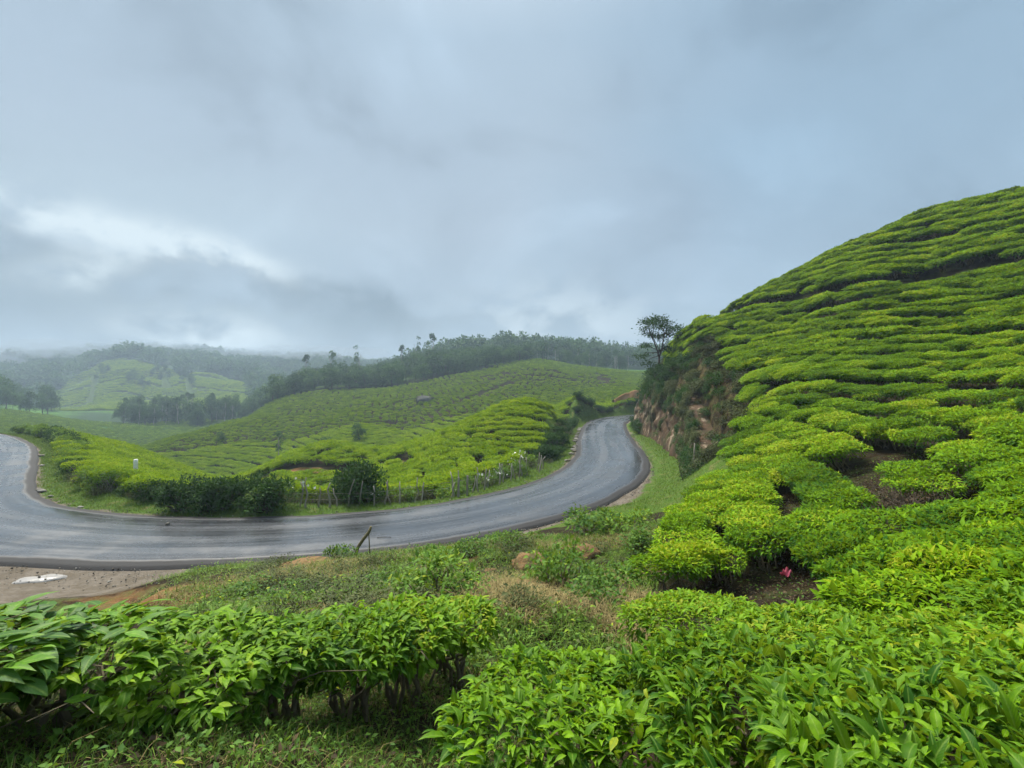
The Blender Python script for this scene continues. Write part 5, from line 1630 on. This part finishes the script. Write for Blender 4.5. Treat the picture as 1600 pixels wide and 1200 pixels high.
        t = empty("dead_bush", (x, y, float(hq(x, y))), (0, 0, i), (s, s, s), label=["bare grey brown dead bush, nearest in the gap between tea rows", "wide bare dead bush in the middle of the gap", "small bare dead bush at the gap's open end", "bare dead bush at the back of the gap"][i], category="dead bush")
        link("twigs", wood_mesh("twigs", parts, M["dead_wood"]), t)
        n = 420
        Pp = gg.normal(0, .3, (n, 3)); Pp[:, 2] = gg.uniform(.05, .6, n)
        L = .06 * gg.uniform(.6, 1.3, n)
        link("withered_leaves", leaf_mesh("withered_leaves", leaves(Pp, gg.normal(0, 1, (n, 3)), gg.normal(0, 1, (n, 3)), L, L * .5, 1, np.clip(gg.normal(.45, .2, n), 0, .95)), M["litter"]), t)
small_things()

def road_gravel():
    """loose stones and tar crumbs along the road's two edges and over the dirt lay-by"""
    g = np.random.default_rng(141)
    n = 5200
    ix = lambda x, y: int(np.argmin(np.hypot(ROAD[:, 0] - x, ROAD[:, 1] - y)))
    k = g.integers(ix(-30, 26), ix(12, 62), n)
    side = np.where(g.uniform(size=n) < .72, 1.0, -1.0)
    o = HW + 0.05 + np.abs(g.normal(0, np.where((side > 0) & (ROAD[k, 0] < -8), 1.3, 0.32), n))
    p = ROAD[k] + ROAD_N[k] * (o * side)[:, None] + g.normal(0, .3, (n, 2))
    keep = np.abs(sq(p[:, 0], p[:, 1])) > HW - 0.05
    p = p[keep]; n = len(p)
    z = np.maximum(hq(p[:, 0], p[:, 1]), -0.06)
    r = np.clip(g.lognormal(-3.9, .5, n), .008, .055)
    oct_ = np.array([(1, 0, 0), (-1, 0, 0), (0, 1, 0), (0, -1, 0), (0, 0, .7), (0, 0, -.7)], float)
    a = g.uniform(0, 6.283, n); c, s_ = np.cos(a), np.sin(a)
    V = oct_[None] * g.uniform(.6, 1.3, (n, 6, 1)) * r[:, None, None]
    V = np.stack([V[..., 0] * c[:, None] - V[..., 1] * s_[:, None], V[..., 0] * s_[:, None] + V[..., 1] * c[:, None], V[..., 2]], -1)
    V += np.column_stack([p, z])[:, None]
    t = np.array([(0, 2, 4), (2, 1, 4), (1, 3, 4), (3, 0, 4), (2, 0, 5), (1, 2, 5), (3, 1, 5), (0, 3, 5)])
    T = (t[None] + (np.arange(n) * 6)[:, None, None]).reshape(-1, 3)
    m, nt = new_mat("loose_gravel")
    surf(nt, ramp_n(nt, attr_n(nt, "tone"), [(0.0, (.020, .019, .018)), (0.5, (.11, .10, .085)), (1.0, (.34, .32, .28))]), .9, .15)
    me = mesh_np("road_gravel", V.reshape(-1, 3), tris=T, mats=[m], attrs={"tone": np.repeat(g.uniform(0, 1, n), 6)})
    link("road_gravel", me, kind="stuff", label="loose gravel and tar crumbs along the road edges", category="gravel")
road_gravel()
# ------------------------------------------------------------------ the misty air
def build_haze():
    m, nt = new_mat("mist")
    out = nd(nt, "ShaderNodeOutputMaterial")
    v = nd(nt, "ShaderNodeVolumePrincipled", inp={"Color": (0.62, 0.80, 1.0, 1), "Density": HAZE, "Anisotropy": 0.2})
    lk(nt, v.outputs[0], out.inputs["Volume"])
    x0, x1, y0, y1, z0, z1 = -3400, 3400, -900, 4400, -70, 100
    vs = [(x, y, z) for z in (z0, z1) for y in (y0, y1) for x in (x0, x1)]
    q = [(0, 2, 3, 1), (4, 5, 7, 6), (0, 1, 5, 4), (1, 3, 7, 5), (3, 2, 6, 7), (2, 0, 4, 6)]
    link("haze", mesh_np("haze", vs, quads=q, mats=[m]), kind="stuff")
HAZE = 0.0007
build_haze()

def mist_banks():
    """torn low cloud lying on the far ridge tops"""
    m, nt = new_mat("low_cloud")
    out = nd(nt, "ShaderNodeOutputMaterial")
    v = nd(nt, "ShaderNodeVolumePrincipled", inp={"Color": (0.50, 0.60, 0.70, 1), "Density": 0.010, "Anisotropy": 0.1})
    lk(nt, v.outputs[0], out.inputs["Volume"])
    import bmesh
    for i, (px, py, d, rx, ry, rz, lab) in enumerate([(90, 547, 640, 95, 60, 13, "grey mist lying on the ridge top at the picture's open side"), (250, 543, 720, 70, 55, 11, "small torn mist over the pale tea fields"),
                                                      (500, 552, 640, 85, 50, 11, "mist drifting over the dark ridge behind the forest"), (395, 553, 700, 60, 45, 9, "thin mist strip between the two far ridges"),
                                                      (0, 556, 560, 60, 40, 9, "low mist at the far end of the hazy wood")]):
        bm = bmesh.new(); bmesh.ops.create_icosphere(bm, subdivisions=4, radius=1)
        for vv in bm.verts:
            c = vv.co
            n = float(fbm(np.array([c.x * 2.2 + i * 9 + 30]), np.array([c.y * 1.5 + c.z * 1.5 + 30]), 160 + i, 4)[0])
            k = 1 + 1.3 * n
            vv.co = Vector((c.x * rx * k, c.y * ry * k, c.z * rz * k))
        me = bpy.data.meshes.new("mist"); bm.to_mesh(me); bm.free(); me.materials.append(m)
        link("mist", me, None, W(px, py, d), kind="stuff", label=lab, category="mist", group="mist on the far ridges")
mist_banks()
